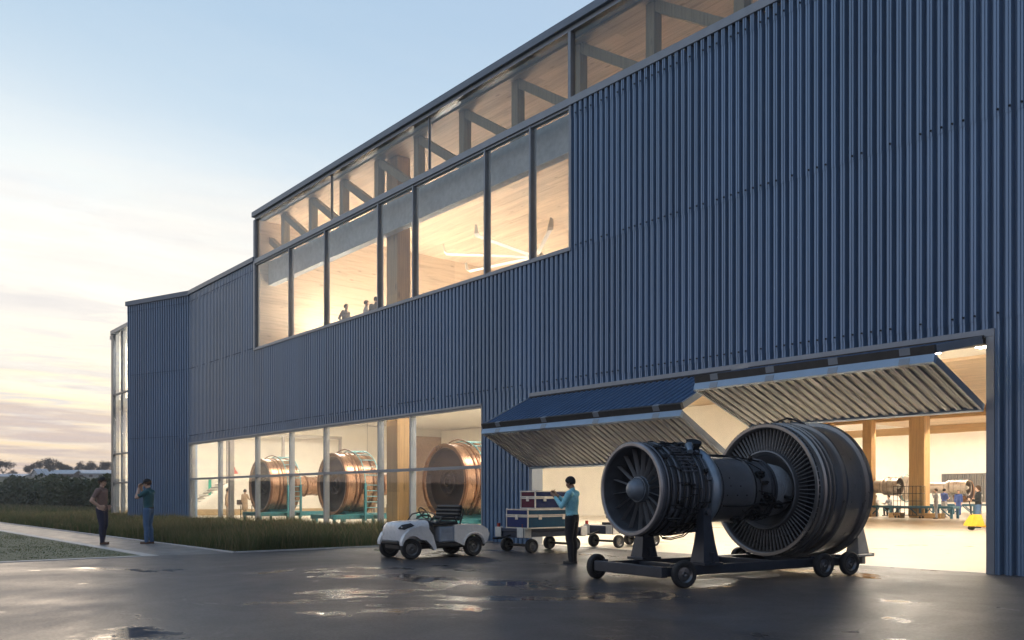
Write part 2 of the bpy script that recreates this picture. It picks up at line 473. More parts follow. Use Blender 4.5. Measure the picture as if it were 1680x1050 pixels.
# meadow / terrain to the horizon
m, t, b = nt('meadow_soil')
v = coords(t)
t.links.new(ramp(t, noise(t, v, .12, 8, .6), [(.3, (.030,.038,.016)), (.55, (.050,.056,.024)), (.75, (.075,.070,.034))]), b.inputs['Base Color'])
b.inputs['Roughness'].default_value = .9; bump(t, b, noise(t, v, 3, 6), .6, .1)
M['meadow'] = m
xs = [-3000,-1500,-900] + [-700+20*i for i in range(33)] + [-48, -30, 0, 100, 500, 3000]
ys = [-3000,-1200,-500] + [-300+30*i for i in range(9)] + [-32,-8.1,40,70] + [100+30*i for i in range(8)] + [500, 1200, 3000]
def gh(x, y):
    s = -x*.985 + y*.17
    k = min(1, max(0, (s-135)/105)); k = k*k*(3-2*k)
    return -.03 + 6.1*k
mb = MB()
vs = [(x, y, gh(x, y)) for x in xs for y in ys]
ny = len(ys)
mb.add(vs, [(i*ny+j, (i+1)*ny+j, (i+1)*ny+j+1, i*ny+j+1) for i in range(len(xs)-1) for j in range(ny-1)])
o = mb.build('ground', M['meadow']); o['kind'] = 'structure'

# wet asphalt
m, t, b = nt('wet_asphalt')
v = coords(t)
big = noise(t, v, .30, 7, .62, .8)
mid = noise(t, v, 1.3, 8, .65, .3)
fine = noise(t, v, 90, 2, .6)
grit = noise(t, v, 26, 5, .7)
wet = math_(t, 'MULTIPLY_ADD', mid, .45, math_(t, 'MULTIPLY', big, .75))
pud = ramp(t, wet, [(.665, 0.0), (.735, 1.0)])
damp = ramp(t, wet, [(.46, 0.0), (.66, 1.0)])
tone = noise(t, coords(t), .11, 6, .6, .5)
dry = mixc(t, math_(t, 'MULTIPLY_ADD', grit, .6, math_(t, 'MULTIPLY', fine, .4)), (.060,.056,.058), (.150,.138,.134))
dry = mixc(t, ramp(t, tone, [(.38, .55), (.6, 0.0)]), dry, (.040,.037,.042))
vo = t.nodes.new('ShaderNodeTexVoronoi'); vo.feature = 'DISTANCE_TO_EDGE'; vo.inputs['Scale'].default_value = .32
dv = t.nodes.new('ShaderNodeVectorMath'); dv.operation = 'ADD'; t.links.new(v, dv.inputs[0])
nz = t.nodes.new('ShaderNodeTexNoise'); nz.inputs['Scale'].default_value = 1.6; nz.inputs['Detail'].default_value = 5; t.links.new(v, nz.inputs['Vector'])
t.links.new(nz.outputs[1], dv.inputs[1]); t.links.new(dv.outputs[0], vo.inputs['Vector'])
crack = math_(t, 'MULTIPLY', ramp(t, vo.outputs[0], [(.0, 1.0), (.006, 0.0)]), ramp(t, tone, [(.5, 0.0), (.62, .8)]))
col = mixc(t, crack, mixc(t, damp, dry, (.052,.048,.050)), (.015,.015,.016))
t.links.new(col, b.inputs['Base Color'])
rg = math_(t, 'MULTIPLY_ADD', damp, -.18, .56)
rg2 = math_(t, 'ADD', math_(t, 'MULTIPLY', math_(t, 'SUBTRACT', mid, .5), .5), math_(t, 'MULTIPLY_ADD', math_(t, 'SUBTRACT', grit, .5), .35, rg))
t.links.new(mixc(t, pud, rg2, (.06,.06,.06)), b.inputs['Roughness'])
hgt = math_(t, 'MULTIPLY', math_(t, 'ADD', math_(t, 'MULTIPLY', fine, .5), math_(t, 'MULTIPLY', grit, 1.2)), math_(t, 'MULTIPLY_ADD', pud, -.98, 1.0))
bump(t, b, math_(t, 'SUBTRACT', hgt, math_(t, 'MULTIPLY', crack, .8)), .32, .010)
b.inputs['Specular IOR Level'].default_value = .33
M['asphalt'] = m
sheet('asphalt_apron', [(-20.3,-80), (80,-80), (80,0.05), (-20.1,0.05), (-20.1,-7.9), (-20.3,-9.7)], 0.0, M['asphalt'])
M['pathc'] = mat('damp_concrete_path', (.14,.135,.13), .5, 0, .22, .9, .1, .3)
sheet('path', [(-140,-9.7), (-20.3,-9.7), (-20.1,-7.9), (-140,-8.0)], 0.0, M['pathc'])
M['kerb'] = mat('concrete_kerb', (.42,.41,.40), .6, 0, .12, 5, .1)
mb = MB(); mb.box(-140,-9.92,-.1,-20.18,-9.66,.012, b=.006); o = mb.build('kerb_strip', M['kerb']); o['kind'] = 'structure'
mb = MB(); mb.box(-20.42,-60,-.1,-20.18,-9.925,.012, b=.006); o = mb.build('kerb_strip', M['kerb']); o['kind'] = 'structure'
mb = MB(); mb.box(-140,-7.98,-.1,-20.1,-7.90,.03, b=.008); mb.box(-20.16,-7.898,-.1,-20.06,-.1,.03, b=.008)
o = mb.build('bed_kerb', M['kerb']); o['kind'] = 'structure'
# grass paver field: concrete grid with grass in the cells
m, t, b = nt('grass_paver')
v = coords(t, (1,1,1), rot=(0,0,R(45)))
br = t.nodes.new('ShaderNodeTexBrick'); br.offset = .5
br.inputs['Scale'].default_value = 1; br.inputs['Brick Width'].default_value = .34; br.inputs['Row Height'].default_value = .17
br.inputs['Mortar Size'].default_value = .03; br.inputs['Mortar Smooth'].default_value = .3
br.inputs['Color1'].default_value = (.045,.08,.022,1); br.inputs['Color2'].default_value = (.065,.095,.032,1); br.inputs['Mortar'].default_value = (.17,.175,.12,1)
t.links.new(v, br.inputs['Vector'])
t.links.new(mixc(t, ramp(t, noise(t, coords(t), 7, 5), [(.45,0.0),(.7,.6)]), br.outputs[0], (.05,.065,.025)), b.inputs['Base Color'])
b.inputs['Roughness'].default_value = .8; bump(t, b, br.outputs['Fac'], .5, .02)
M['paver'] = m
sheet('grass_paving', [(-140,-60), (-20.4,-60), (-20.4,-9.9), (-140,-9.9)], 0.002, m)
mb = MB(); mb.box(-64,.06,-.4,5,62,-.001); o = mb.build('hall_floor', M['floor']); o['kind'] = 'structure'

# thin evening haze over the fields: one closed box round everything
hm_ = bpy.data.materials.new('evening_haze'); hm_.use_nodes = True
ht = hm_.node_tree; ht.nodes.clear()
ho = ht.nodes.new('ShaderNodeOutputMaterial'); hv = ht.nodes.new('ShaderNodeVolumePrincipled')
hv.inputs['Color'].default_value = (.93,.90,.88,1); hv.inputs['Density'].default_value = .0007; hv.inputs['Anisotropy'].default_value = .2
ht.links.new(hv.outputs[0], ho.inputs['Volume'])
mb = MB(); mb.box(-460,-330,-1.2,60,260,18)
o = mb.build('haze', hm_); tag(o, 'thin evening haze lying over the fields', 'haze', kind='stuff')
# ------------------------------------------------------------------ the hall
B = thing('workshop_hall', 'long hall clad in blue corrugated metal with glazed upper storey and folding doors', 'building')
XL, XR, XU, XW = -45.83, 4.0, -37.37, -16.83     # bend, right end, left edge of the upper box, right edge of the upper windows
ZT, ZR, ZL = 13.77, 11.99, 12.12                 # top of clerestory glass, rail, lower roof
PIT = .19
PROF = [(0,.120),(.062,.120),(.070,-.045),(.110,-.045),(.115,-.027),(.127,-.027),(.132,-.045),(.160,-.045),(.166,.120)]
JOINTS = (4.43, 7.93, 11.43)
def corr(mb, x0, x1, z0, z1, fn, mi=0, back=0.0):
    """corrugated sheet: fn(x, z, out) -> point"""
    cols = []
    k = math.floor(x0/PIT)-1
    while k*PIT < x1:
        for u, y in PROF:
            x = k*PIT+u
            if x0-1e-6 <= x <= x1+1e-6: cols.append((x, y))
        k += 1
    if not cols: return
    if cols[0][0] > x0: cols.insert(0, (x0, cols[0][1]))
    if cols[-1][0] < x1: cols.append((x1, cols[-1][1]))
    vs = [fn(x, z0, y-back) for x, y in cols] + [fn(x, z1, y-back) for x, y in cols]
    n = len(cols)
    mb.add(vs, [(i, i+1, n+i+1, n+i) for i in range(n-1)], mi)
rng = random.Random(3)
def clad(mb, x0, x1, z0, z1, fn):
    zs = [z0] + [j for j in JOINTS if z0+.05 < j < z1-.05] + [z1]
    for i in range(len(zs)-1):
        a, c = zs[i], zs[i+1]
        lv = sum(1 for j in JOINTS if j <= a+.01)
        corr(mb, x0, x1, a - (.015 if a in JOINTS else 0), c, fn, 0, lv*.010)
        if a in JOINTS:                       # screws just above the sheet joint
            k = math.ceil(x0/PIT)
            while k*PIT+.142 < x1:
                if rng.random() < .72:
                    p = Vector(fn(k*PIT+.142, a+.085, -.045-lv*.010)); q = Vector(fn(k*PIT+.142, a+.085, -.070-lv*.010))
                    mb.cyl(p, q, .019, n=6, mi=1)
                k += 1
FM = lambda x, z, y: (x, y, z)
mb = MB()
clad(mb, XL, XU-.02, 4.16, ZL-.02, FM)                 # left of the upper box, over the lower windows
clad(mb, XU-.02, XW+.06, 4.262, 7.93, FM)              # under the upper windows
clad(mb, XU-.02, -18.46, 4.16, 4.262, FM)
clad(mb, XW+.06, XR, 4.262, 11.78, FM)                 # big wall above the doors
clad(mb, -20.66, -18.46, 0, 4.16, FM)                  # pier between the lower windows and the doors
clad(mb, -6.18, XR, 0, 4.262, FM)                      # right of the doors
mb.build('cladding', [M['clad'], M['screw']], B)
# the bent wing at the far end
WD = Vector((-.9397, -.342, 0)); WN = Vector((.342, -.9397, 0))     # along the wing, outwards
WO = Vector((XL, 0, 0)); WLEN = 5.09
def FW(x, z, y):
    p = WO + WD*x - WN*y
    return (p.x, p.y, z)
mb = MB(); clad(mb, .02, WLEN-.02, 0, ZL-.02, FW)
we = WO + WD*WLEN                                       # free end of the wing
FE = lambda x, z, y: (we.x - y*0 - .0, we.y + x, z)
mb.add([(we.x, we.y, 0), (we.x+.3, 2.0, 0), (we.x+.3, 2.0, ZL-.02), (we.x, we.y, ZL-.02)], [(0,1,2,3)])
mb.build('cladding', [M['clad'], M['screw']], B)

# ---- inner skin of the walls (white), with the same openings, and jamb reveals
mb = MB()
def wall(x0, x1, z0, z1, y0=.125, y1=.28, mi=0): mb.box(x0, y0, z0, x1, y1, z1, mi)
wall(XL, XU, 4.10, ZL-.05); wall(XU+.001, XW, 4.10, 7.90); wall(XW+.001, XR-.01, 4.25, 11.76)
wall(-20.66, -18.34, 0, 4.098); wall(-6.30, XR-.01, 0, 4.248)
mb.build('inner_wall', M['white'], B)
mb = MB()
p = [FW(0, 0, .125), FW(WLEN, 0, .125), FW(WLEN, 0, .25), FW(0, 0, .25)]
mb.add([(a, c, 0) for a, c, _ in p]+[(a, c, ZL-.06) for a, c, _ in p], [(0,1,2,3),(4,5,6,7),(0,1,5,4),(1,2,6,5),(2,3,7,6),(3,0,4,7)])
mb.build('inner_wall', M['white'], B)

# ---- roofs, fascias, rails, trims
mb = MB()
mb.box(XU-.14, -.16, 13.90, XR+.1, 61, 14.13, b=.012)                     # upper roof edge
mb.build('roof', M['fascia'], B)
mb = MB(); mb.box(XU, -.06, 13.775, XR, .30, 13.898); mb.build('fascia', M['frame'], B)
mb = MB()
mb.box(-62, .31, 11.85, XU-.145, 61, 12.11)
mb.build('roof', M['fascia'], B)
mb = MB()
mb.box(XL+.05, -.14, 11.90, XU-.03, .30, ZL, b=.01)                         # capping of the low part
q = [FW(-.04, 0, -.14), FW(WLEN+.06, 0, -.14), FW(WLEN+.06, 0, .30), FW(-.04, 0, .30)]
mb.add([(a, c, 11.88) for a, c, _ in q]+[(a, c, ZL+.002) for a, c, _ in q], [(0,1,2,3),(4,5,6,7),(0,1,5,4),(1,2,6,5),(2,3,7,6),(3,0,4,7)])
mb.box(-60.2, -.14, 11.86, -50.9, .30, ZL, b=.01)
mb.build('fascia', M['fascia'], B)
mb = MB(); mb.box(XU-.08, -.10, 11.785, XR, .06, ZR, b=.008); mb.build('rail', M['frame'], B)
mb = MB()
mb.box(XU-.10, -.09, 7.90, XU+.05, .27, 13.77)                              # corner post of the box
mb.box(XU+.052, -.085, 7.905, XW+.06, .25, 7.985, b=.006)                     # sill of the upper windows
mb.box(XW-.02, -.075, 7.99, XW+.075, .25, 11.78)                            # right frame
mb.box(XL+.02, -.085, 4.075, -20.67, .25, 4.15, b=.006)                      # head over the lower windows
mb.box(-20.69, -.07, .02, -20.64, .25, 4.07)
mb.box(XL+.02, -.075, .02, XL+.12, .25, 4.07)
mb.build('trim', M['frame'], B)
# door surround
mb = MB()
mb.box(-18.46, -.085, 4.12, -6.18, .30, 4.255, b=.006)
mb.box(-18.46, -.080, 0, -18.335, .32, 4.118)
mb.box(-6.315, -.080, 0, -6.185, .34, 4.118)
mb.build('door_surround', M['frame'], B)
mb = MB(); mb.box(-18.33, .02, -.02, -6.32, .14, .006); mb.build('threshold', M['galv'], B)
mb = MB(); mb.box(-18.33, .02, 4.02, -6.32, .26, 4.118); mb.build('door_track', M['darkedge'], B)

# ---- upper windows: seven bays, each with frame and pane
UX = [XU+.05, -33.887, -30.724, -26.712, -24.448, -20.53, -18.448, XW]
for i in range(7):
    a, c = UX[i], UX[i+1]
    mb = MB()
    mb.box(a-.035 if i else a, -.07, 7.99, a+.035, .16, 11.78)
    mb.box(a+.037, -.05, 7.985, c-.037, .10, 8.03); mb.box(a+.037, -.05, 11.72, c-.037, .10, 11.783)
    w = mb.build('window', M['frame'], B)
    g = MB(); g.box(a+.038, .0, 8.031, c-.038, .014, 11.719); g.build('pane', M['glass'], w)
# ---- clerestory
CX = [XU+.05, -30.3, -23.6, XW, -9.8, -2.9, XR-.03]
for i in range(6):
    a, c = CX[i], CX[i+1]
    mb = MB()
    wdt = .05 if i in (0, 3) else .014
    mb.box(a-wdt, -.07 if wdt > .02 else .0, 11.99, a+wdt, .10, 13.774)
    w = mb.build('clerestory_window', M['frame'], B)
    g = MB(); g.box(a+wdt+.001, .02, 11.992, c-.051 if i != 5 else c, .034, 13.772); g.build('pane', M['glasst'], w)
# ---- lower windows: seven bays, mid rail
LX = [XL+.12, -41.726, -37.305, -33.829, -30.774, -26.692, -24.62, -20.69]
for i in range(7):
    a, c = LX[i], LX[i+1]
    mb = MB()
    mb.box(a-.036 if i else a, -.06, .02, a+.036, .17, 4.072)
    mb.box(a+.037, -.065, 2.19, c-.037, .12, 2.285)
    mb.box(a+.037, -.06, .0, c-.037, .14, .11); mb.box(a+.037, -.05, 4.02, c-.037, .10, 4.073)
    w = mb.build('window', M['frame'], B)
    for z0, z1 in ((.111, 2.189), (2.286, 4.019)):
        g = MB(); g.box(a+.038, .0, z0, c-.038, .014, z1); g.build('pane', M['glass'], w)
# ---- glazed far end, beyond the wing
mb = MB()
mb.box(-60.2, -.08, 0, -59.75, .3, 11.86); mb.build('end_post', M['frame2'], B)
GX = [-59.74, -58.1, -56.4, -54.7, -53.0, -51.0]
GZ = [.05, 2.2, 4.05, 7.9, 11.85]
for i in range(5):
    a, c = GX[i], GX[i+1]
    mb = MB()
    mb.box(c-.06, -.05, .05, c+.06, .2, 11.85)
    for z in GZ[:-1]: mb.box(a+.061 if i else a, -.05, z-.05, c-.061, .12, z+.05)
    w = mb.build('window', M['frame2'], B)
    for k in range(4):
        g = MB(); g.box(a+.062, .0, GZ[k]+.051, c-.062, .014, GZ[k+1]-.051); g.build('pane', M['glass'], w)

# ---- folding doors: two leaves each, hinged in the middle, folded outwards
def leaf(name, x0, x1, P0, P1, outn, th, m_out, parent):
    """leaf between the lines P0 and P1 (y, z); outn = outward normal (y, z)"""
    P0, P1, n = Vector(P0), Vector(P1), Vector(outn)
    d = (P1-P0); L = d.length; d.normalize()
    at = lambda x, w, h: (x, (P0+d*w+n*h).x, (P0+d*w+n*h).y)
    mb = MB()
    mb.prism([(x0, 0), (x1, 0), (x1, L), (x0, L)], lambda u, w, h: at(u, w, h), 0, th*.55, 1)
    corr(mb, x0+.05, x1-.05, .07, L-.07, lambda x, w, y: at(x, w, th*.55+.028-y*.38), 0)
    return mb.build(name, [m_out, M['white']], parent), at, L
def bifold(x0, x1, hinge, fold, bottom):
    d = thing('folding_door', None, None); d.parent = B
    del_keys = [k for k in d.keys()]
    hy, hz = hinge; fy, fz = fold; by, bz = bottom
    h, f, b_ = Vector(hinge), Vector(fold), Vector(bottom)
    du = (f-h).normalized(); nu = Vector((du.y, -du.x)); nu = nu if nu.y > 0 else -nu
    dl = (b_-f).normalized(); nl = Vector((dl.y, -dl.x)); nl = nl if nl.y < 0 else -nl
    th = .13
    # hinge line on the inner side; the outer edges open like a V
    up, atu, Lu = leaf('upper_panel', x0, x1, h, f - du*.01, nu, th, M['doorblue'], d)
    lo, atl, Ll = leaf('lower_panel', x0, x1, f + dl*.01, b_, nl, th, M['galv'], d)
    # edge trims
    mb = MB(); mb.prism([(Lu-.075, -.004), (Lu+.004, -.004), (Lu+.004, th+.01), (Lu-.075, th+.01)], lambda u, v, x: atu(x, u, v), x0-.004, x1+.004)
    mb.prism([(-.01, .0), (.06, .0), (.06, th+.01), (-.01, th+.01)], lambda u, v, x: atu(x, u, v), x0-.004, x1+.004)
    mb.build('edge_seal', M['darkedge'], up)  # dark colour stands for shade on this down-facing edge
    mb = MB(); mb.prism([(-.006, -.004), (.075, -.004), (.075, th+.012), (-.006, th+.012)], lambda u, v, x: atl(x, u, v), x0-.006, x1+.006)
    mb.prism([(Ll-.06, .0), (Ll+.01, .0), (Ll+.01, th+.01), (Ll-.06, th+.01)], lambda u, v, x: atl(x, u, v), x0-.004, x1+.004)
    mb.build('edge_trim', M['edge'], lo)  # pale colour stands for sky mirrored on this up-facing edge
    for s, xa in ((0, x0), (1, x1-.05)):
        mb = MB(); mb.prism([(.076, -.002), (Lu-.076, -.002), (Lu-.076, th), (.076, th)], lambda u, v, x: atu(x, u, v), xa, xa+.052); mb.build('end_frame', M['frame'], up)
        mb = MB(); mb.prism([(.076, -.002), (Ll-.062, -.002), (Ll-.062, th), (.076, th)], lambda u, v, x: atl(x, u, v), xa, xa+.052); mb.build('end_frame', M['frame'], lo)
    n = 4
    for k in range(n):
        x = x0 + (x1-x0)*(.1+.8*k/(n-1))
        mb = MB()
        p = Vector(atl(x, .0, th+.014)); 
        mb.prism([(-.012, th*.2), (.08, th*.2), (.08, th+.016), (-.012, th+.016)], lambda u, v, xx: atl(xx, u, v), x-.09, x+.09)
        mb.prism([(Lu-.08, th*.2), (Lu+.006, th*.2), (Lu+.006, th+.014), (Lu-.08, th+.014)], lambda u, v, xx: atu(xx, u, v), x-.09, x+.09)
        mb.build('hinge', M['frame'], d)
    return d
bifold(-18.37, -11.61, (-.06, 4.02), (-1.80, 3.15), (-.06, 2.24))
bifold(-11.14, -6.35, (-.06, 4.02), (-1.96, 3.64), (-.06, 2.96))
for x in (-11.37,):
    mb = MB(); mb.box(x-.12, .02, 0, x+.12, .26, 4.018); 
    # no post stands between the doors in the picture: the track carries both
# ---- inside
mb = MB(); mb.box(-60.0, .30, 6.92, XR-.3, 60, 7.58, 0); mb.build('upper_floor', M['soffit'], B)
mb = MB(); mb.box(-33, 20.0, 6.80, XR-.31, 60, 6.915); mb.build('ceiling', M['ceil'], B)
mb = MB(); mb.box(-60.4, .31, 0, -60.1, 60.3, 11.85, 0); mb.build('end_wall', M['white'], B)
mb = MB(); mb.box(-37.25, .03, 7.585, -37.05, 60.3, 13.71); mb.build('end_wall', M['ceily'], B)
mb = MB(); mb.box(-60.09, 60, 0, XR-.3, 60.3, 6.9); mb.box(-37, 60, 7.6, XR-.3, 60.3, 13.8); mb.build('back_wall', M['white'], B)
mb = MB(); mb.box(XR-.3, -.05, 0, XR, 61, 13.89, 0); mb.build('end_wall', M['clad'], B)
mb = MB(); mb.box(XU-.09, .31, 12.0, XU, 61, 13.89); mb.build('end_wall', M['fascia'], B)
mb = MB(); mb.box(XU+.01, .31, 13.72, XR-.31, 60, 13.89); mb.build('ceiling', M['ceil'], B)
mb = MB(); mb.box(-60.08, .4, 0, -59.96, 59.9, .42); mb.build('plinth', M['plinth'], B)
mb = MB(); mb.box(-60.09, 22.3, .43, -60.02, 59.9, 6.3); mb.build('wall_panel', M['panel'], B)
# partition beam and posts in front of the end wall
mb = MB()
mb.box(-59.0, 3.0, 5.65, -58.8, 16, 5.85)
for y in (3.0, 7.1, 11.2, 15.8): mb.box(-59.0, y, 0, -58.82, y+.18, 5.649)
mb.build('partition', M['steel'], B)
# deep edge beam behind the upper windows, columns, truss
mb = MB(); mb.box(XU+.33, .45, 10.85, XW+.2, .75, 11.9); mb.build('edge_beam', M['beamblue'], B)
def post(x0, y0, x1, y1, z0, z1, m='wood', nm='column'):
    mb = MB(); mb.box(x0, y0, z0, x1, y1, z1, b=.012); return mb.build(nm, M[m], B)
post(-27.52, .80, -26.78, 1.36, .0, 6.91); post(-27.52, .80, -26.78, 1.36, 7.585, 13.71, 'wood')
post(-42.65, .8, -42.42, 1.03, 0, 6.91, 'steel')
mb = MB()
T0 = -35.62
for k in range(16):
    x = T0 + 2.645*k
    if x > XR-.5: break
    mb.box(x-.14, .46, 11.92, x+.14, .74, 13.70)
    mb.bar((x-2.645+.12, .60, 13.60), (x-.10, .60, 12.02), .24, .26)
mb.build('truss', M['truss'], B)
# big timber posts and beams deep in the hall (seen through the right-hand door)
post(-25.8, 37.6, -24.85, 38.4, 0, 6.79); post(-28.9, 37.7, -28.3, 38.3, 0, 6.79); post(-14.2, 37.3, -13.2, 38.3, 0, 6.79)
mb = MB(); mb.box(-59, 38.41, 6.15, XR-.4, 38.8, 6.79); mb.build('beam', M['woodx'], B)
mb = MB(); mb.box(-59, 52, 6.2, XR-.4, 52.4, 6.79); mb.build('beam', M['woodx'], B)
mb = MB()
for k in range(36): mb.box(-33.6+k*.19, 59.80, .9, -33.6+k*.19+.13, 59.93, 3.2)
mb.box(-33.7, 59.93, .85, -26.7, 59.98, 3.25); mb.build('louvre', M['louvre'], B)
# white inner partition beside the first door (cream wall with an edge)
mb = MB(); mb.box(-60.0, 26.0, 0, -28.0, 26.25, 6.79); mb.build('partition', M['white'], B)
# hanging brown ceiling raft with a light line upstairs
mb = MB(); mb.add([(-30,13,12.6),(-23,20,12.6),(-33,24,12.6),(-30,13,12.75),(-23,20,12.75),(-33,24,12.75)], [(0,1,2),(3,4,5),(0,1,4,3),(1,2,5,4),(2,0,3,5)])
mb.build('ceiling_raft', M['panel'], B)
# ---- light fittings
lab_n = 0
def lamp(x, y, z, sx_, sy, label, nm='ceiling_light', m='lamp'):
    l = thing(nm, label, 'ceiling light', (x, y, z), 0, 'long ceiling lights in the hall')
    mb = MB(); mb.box(-sx_/2-.04, -sy/2-.04, .0, sx_/2+.04, sy/2+.04, .10, b=.01); mb.build('housing', M['steel'], l)
    mb = MB(); mb.box(-sx_/2, -sy/2, -.03, sx_/2, sy/2, -.002); mb.build('diffuser', M[m], l)
    return l
GL = 'long warm ceiling light on the ground floor of the hall'
UL = 'long warm ceiling light under the timber ceiling upstairs'
first = None
def lamps(pts, sx_, sy, label, m='lamp'):
    first = None
    for p in pts:
        if first is None: first = lamp(*p, sx_, sy, label, m=m)
        else: dup(first, p)
lamps([(x, y, 6.70) for x in (-54,-46,-38,-30,-22,-14,-6) for y in (4, 13)], .9, 4.0, GL)
lamps([(x, 16.8, 6.72) for x in (-17,-11,-5)], 4.6, .5, 'wide warm ceiling light over the hall entrance bay')
lamps([(-56,3.5,11.6),(-49,6,11.6),(-58,1.6,11.6),(-55.5,1.6,6.75),(-58,5.5,11.6)], 3.0, .8, 'warm ceiling light high in the glazed far end of the hall')
lamps([(x, y, 6.60) for x in (-54,-42,-30,-20,-10) for y in (39.2, 52.8)], 6.0, .14, 'thin line light under the timber ceiling deep in the hall', 'line_fill')  # added where the beams hide them, to brighten the back of the hall
first = None
for x, y in [(-35.6,3.2),(-35.6,7),(-33,11),(-30.5,5.5)]+[(x, y) for x in (-34,-27,-20,-12) for y in (17, 32)]:       # uplighters added out of view behind the parapet to brighten the ceiling
    if first is None:
        first = thing('fill_uplighter', 'floor standing uplighter deep on the upper floor, hidden below the sill', 'added fill lamp', (x, y, 7.585), 0, 'added uplighters on the upper floor')
        mb = MB(); mb.box(-.12,-.7,0,.12,.7,.12); mb.cyl((0,0,.12),(0,0,.8),.03); mb.build('stand', M['steel'], first)
        mb = MB(); mb.box(-.2,-1.2,.8,.2,1.2,.86); mb.build('housing', M['steel'], first)
        mb = MB(); mb.box(-.17,-1.15,.862,.17,1.15,.88); mb.build('diffuser', M['up_fill'], first)
    else: dup(first, (x, y, 7.585))
# ------------------------------------------------------------------ jet engines
def ring_pts(r, t, z0=0.0, n=40, a0=0, a1=360):
    return [(r*math.sin(R(a0+(a1-a0)*i/n)), t, z0+r*math.cos(R(a0+(a1-a0)*i/n))) for i in range(n+(0 if a1-a0 == 360 else 1))]

def engine(name, label, loc, rotz, za, P, full=True, group=None):
    """small ringed end at y = 0, large fan case at y = 3.0 .. 4.35; the axis at height za"""
    e = thing(name, label, 'jet engine', loc, rotz, group)
    O = (0, 0, za); N = 64 if full else 32
    L = lambda prof, nm, m, par=e, n=N, **k: MB().lathe(prof, O, (0,1,0), n, **k).build(nm, m, par)
    # front casing with its lip
    casing = L([(.655,.0),(.700,-.012),(.728,.0),(.732,.03),(.712,.05),(.705,.10),(.700,.50),(.688,1.02),(.64,1.06),(.64,.9),(.66,.5),(.672,.2)], 'front_casing', P['case'])
    L([(.662,-.010),(.676,-.030),(.716,-.030),(.734,-.012),(.734,.02),(.70,.0)], 'lip', P['lip'], casing, close=True)
    L([(.668,.02),(.66,.62),(.20,.62),(.20,.55)], 'duct', P['duct'], casing)
    cone = L([(.0,-.05),(.05,-.044),(.10,-.02),(.145,.025),(.172,.09),(.18,.10),(.18,.12),(.198,.122),(.198,.18),(.205,.185),(.205,.6)], 'nose_cone', P['cone'], e, 40)
    # radial vanes
    nv = 18
    for i in range(nv):
        if i == 0:
            mb = MB(); secs = []
            for k in range(6):
                r = .195+.47*k/5; tw = R(10-8*k/5)
                ch, th = .075+.015*k/5, .006
                prof = [(-.5,0),(-.2,1),(.5,.4),(.5,-.4),(-.2,-1)]
                secs.append([(u*ch*math.sin(tw)+v*th*math.cos(tw), .22+u*ch*math.cos(tw)-v*th*math.sin(tw), r) for u, v in prof])
            mb.loft(secs); vm = mb.mesh('vane', P['blade'])
        link('vane', vm, e, O, (0, R(360*i/nv+4), 0))
    # manifold, casings, flanges
    mf = MB().tube(ring_pts(.60, 1.20, za, 48), .105, 14, closed=True).build('manifold', P['manifold'], e)
    mid = L([(.50,1.10),(.585,1.28),(.600,1.33),(.600,1.38),(.56,1.39),(.545,1.42),(.528,2.15),(.528,2.16),(.560,2.165),(.560,2.215),(.525,2.22),(.515,2.30),(.50,2.62)], 'core_casing', P['case2'])
    L([(.545,1.385),(.578,1.39),(.578,1.425),(.545,1.43)], 'flange', P['flange'], mid)
    L([(.50,2.62),(.535,2.625),(.535,2.66),(.515,2.665),(.515,2.70),(.54,2.705),(.54,2.735),(.49,2.74)], 'flange', P['flange'], mid)
    ribs = [(.485,2.735)]
    for k in range(9): ribs += [(.500-.008*k,2.75+k*.055),(.500-.008*k,2.775+k*.055),(.478-.008*k,2.78+k*.055),(.478-.008*k,2.80+k*.055)]
    ribs += [(.40,3.24),(.40,3.40)]
    L(ribs, 'ribbed_neck', P['rib'])
    # fan hub dish, vane ring, fan case
    hub = L([(.40,3.30),(.47,3.27),(.58,3.12),(.645,3.02),(.665,2.995),(.685,3.0),(.69,3.03),(.69,3.5),(.40,3.5)], 'fan_hub', P['case2'])
    L([(.60,3.085),(.615,3.06),(.63,3.065),(.62,3.09)], 'flange', P['flange'], hub)
    L([(.80,3.16),(.812,3.15),(.812,3.34),(.80,3.34)], 'inner_vane_ring', P['flange'], hub, close=True)
    fc = L([(1.065,3.05),(1.075,3.0),(1.09,2.985),(1.140,2.985),(1.150,3.0),(1.150,3.10),(1.135,3.115),(1.125,3.18),
            (1.160,3.20),(1.160,3.235),(1.130,3.245),(1.125,3.27),(1.172,3.285),(1.172,3.32),(1.128,3.335),(1.128,3.38),(1.168,3.395),(1.168,3.44),
            (1.135,3.45),(1.140,3.66),(1.185,3.67),(1.185,3.715),(1.145,3.725),(1.155,4.22),(1.215,4.235),(1.215,4.29),(1.195,4.31),(1.195,4.34),(1.10,4.35),(1.08,4.2),(1.07,3.6),(1.065,3.05)], 'fan_case', P['barrel'], e, 96 if full else 48)
    for a, c, r in ((3.197,3.238,1.163),(3.283,3.323,1.176),(3.393,3.443,1.172),(3.668,3.718,1.189),(4.232,4.343,1.219)):
        L([(r-.02,a),(r,a+.006),(r,c-.006),(r-.02,c)], 'flange', P['flange'], fc, 96 if full else 48)
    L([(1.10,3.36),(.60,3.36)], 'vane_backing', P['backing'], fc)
    nb = 80 if full else 40
    for i in range(nb):
        if i == 0:
            mb = MB(); secs = []
            for k in range(4):
                r = .685+.385*k/3; tw = R(8)
                secs.append([(u*.045*math.sin(tw)+v*.006*math.cos(tw), 3.10+u*.045*math.cos(tw)-v*.006*math.sin(tw), r) for u, v in [(-.5,.3),(-.2,1),(.5,.4),(.5,-.4),(-.2,-1),(-.5,-.3)]])
            mb.loft(secs); gm = mb.mesh('guide_vane', P['blade'])
        link('guide_vane', gm, fc, O, (0, R(360*i/nb), 0))
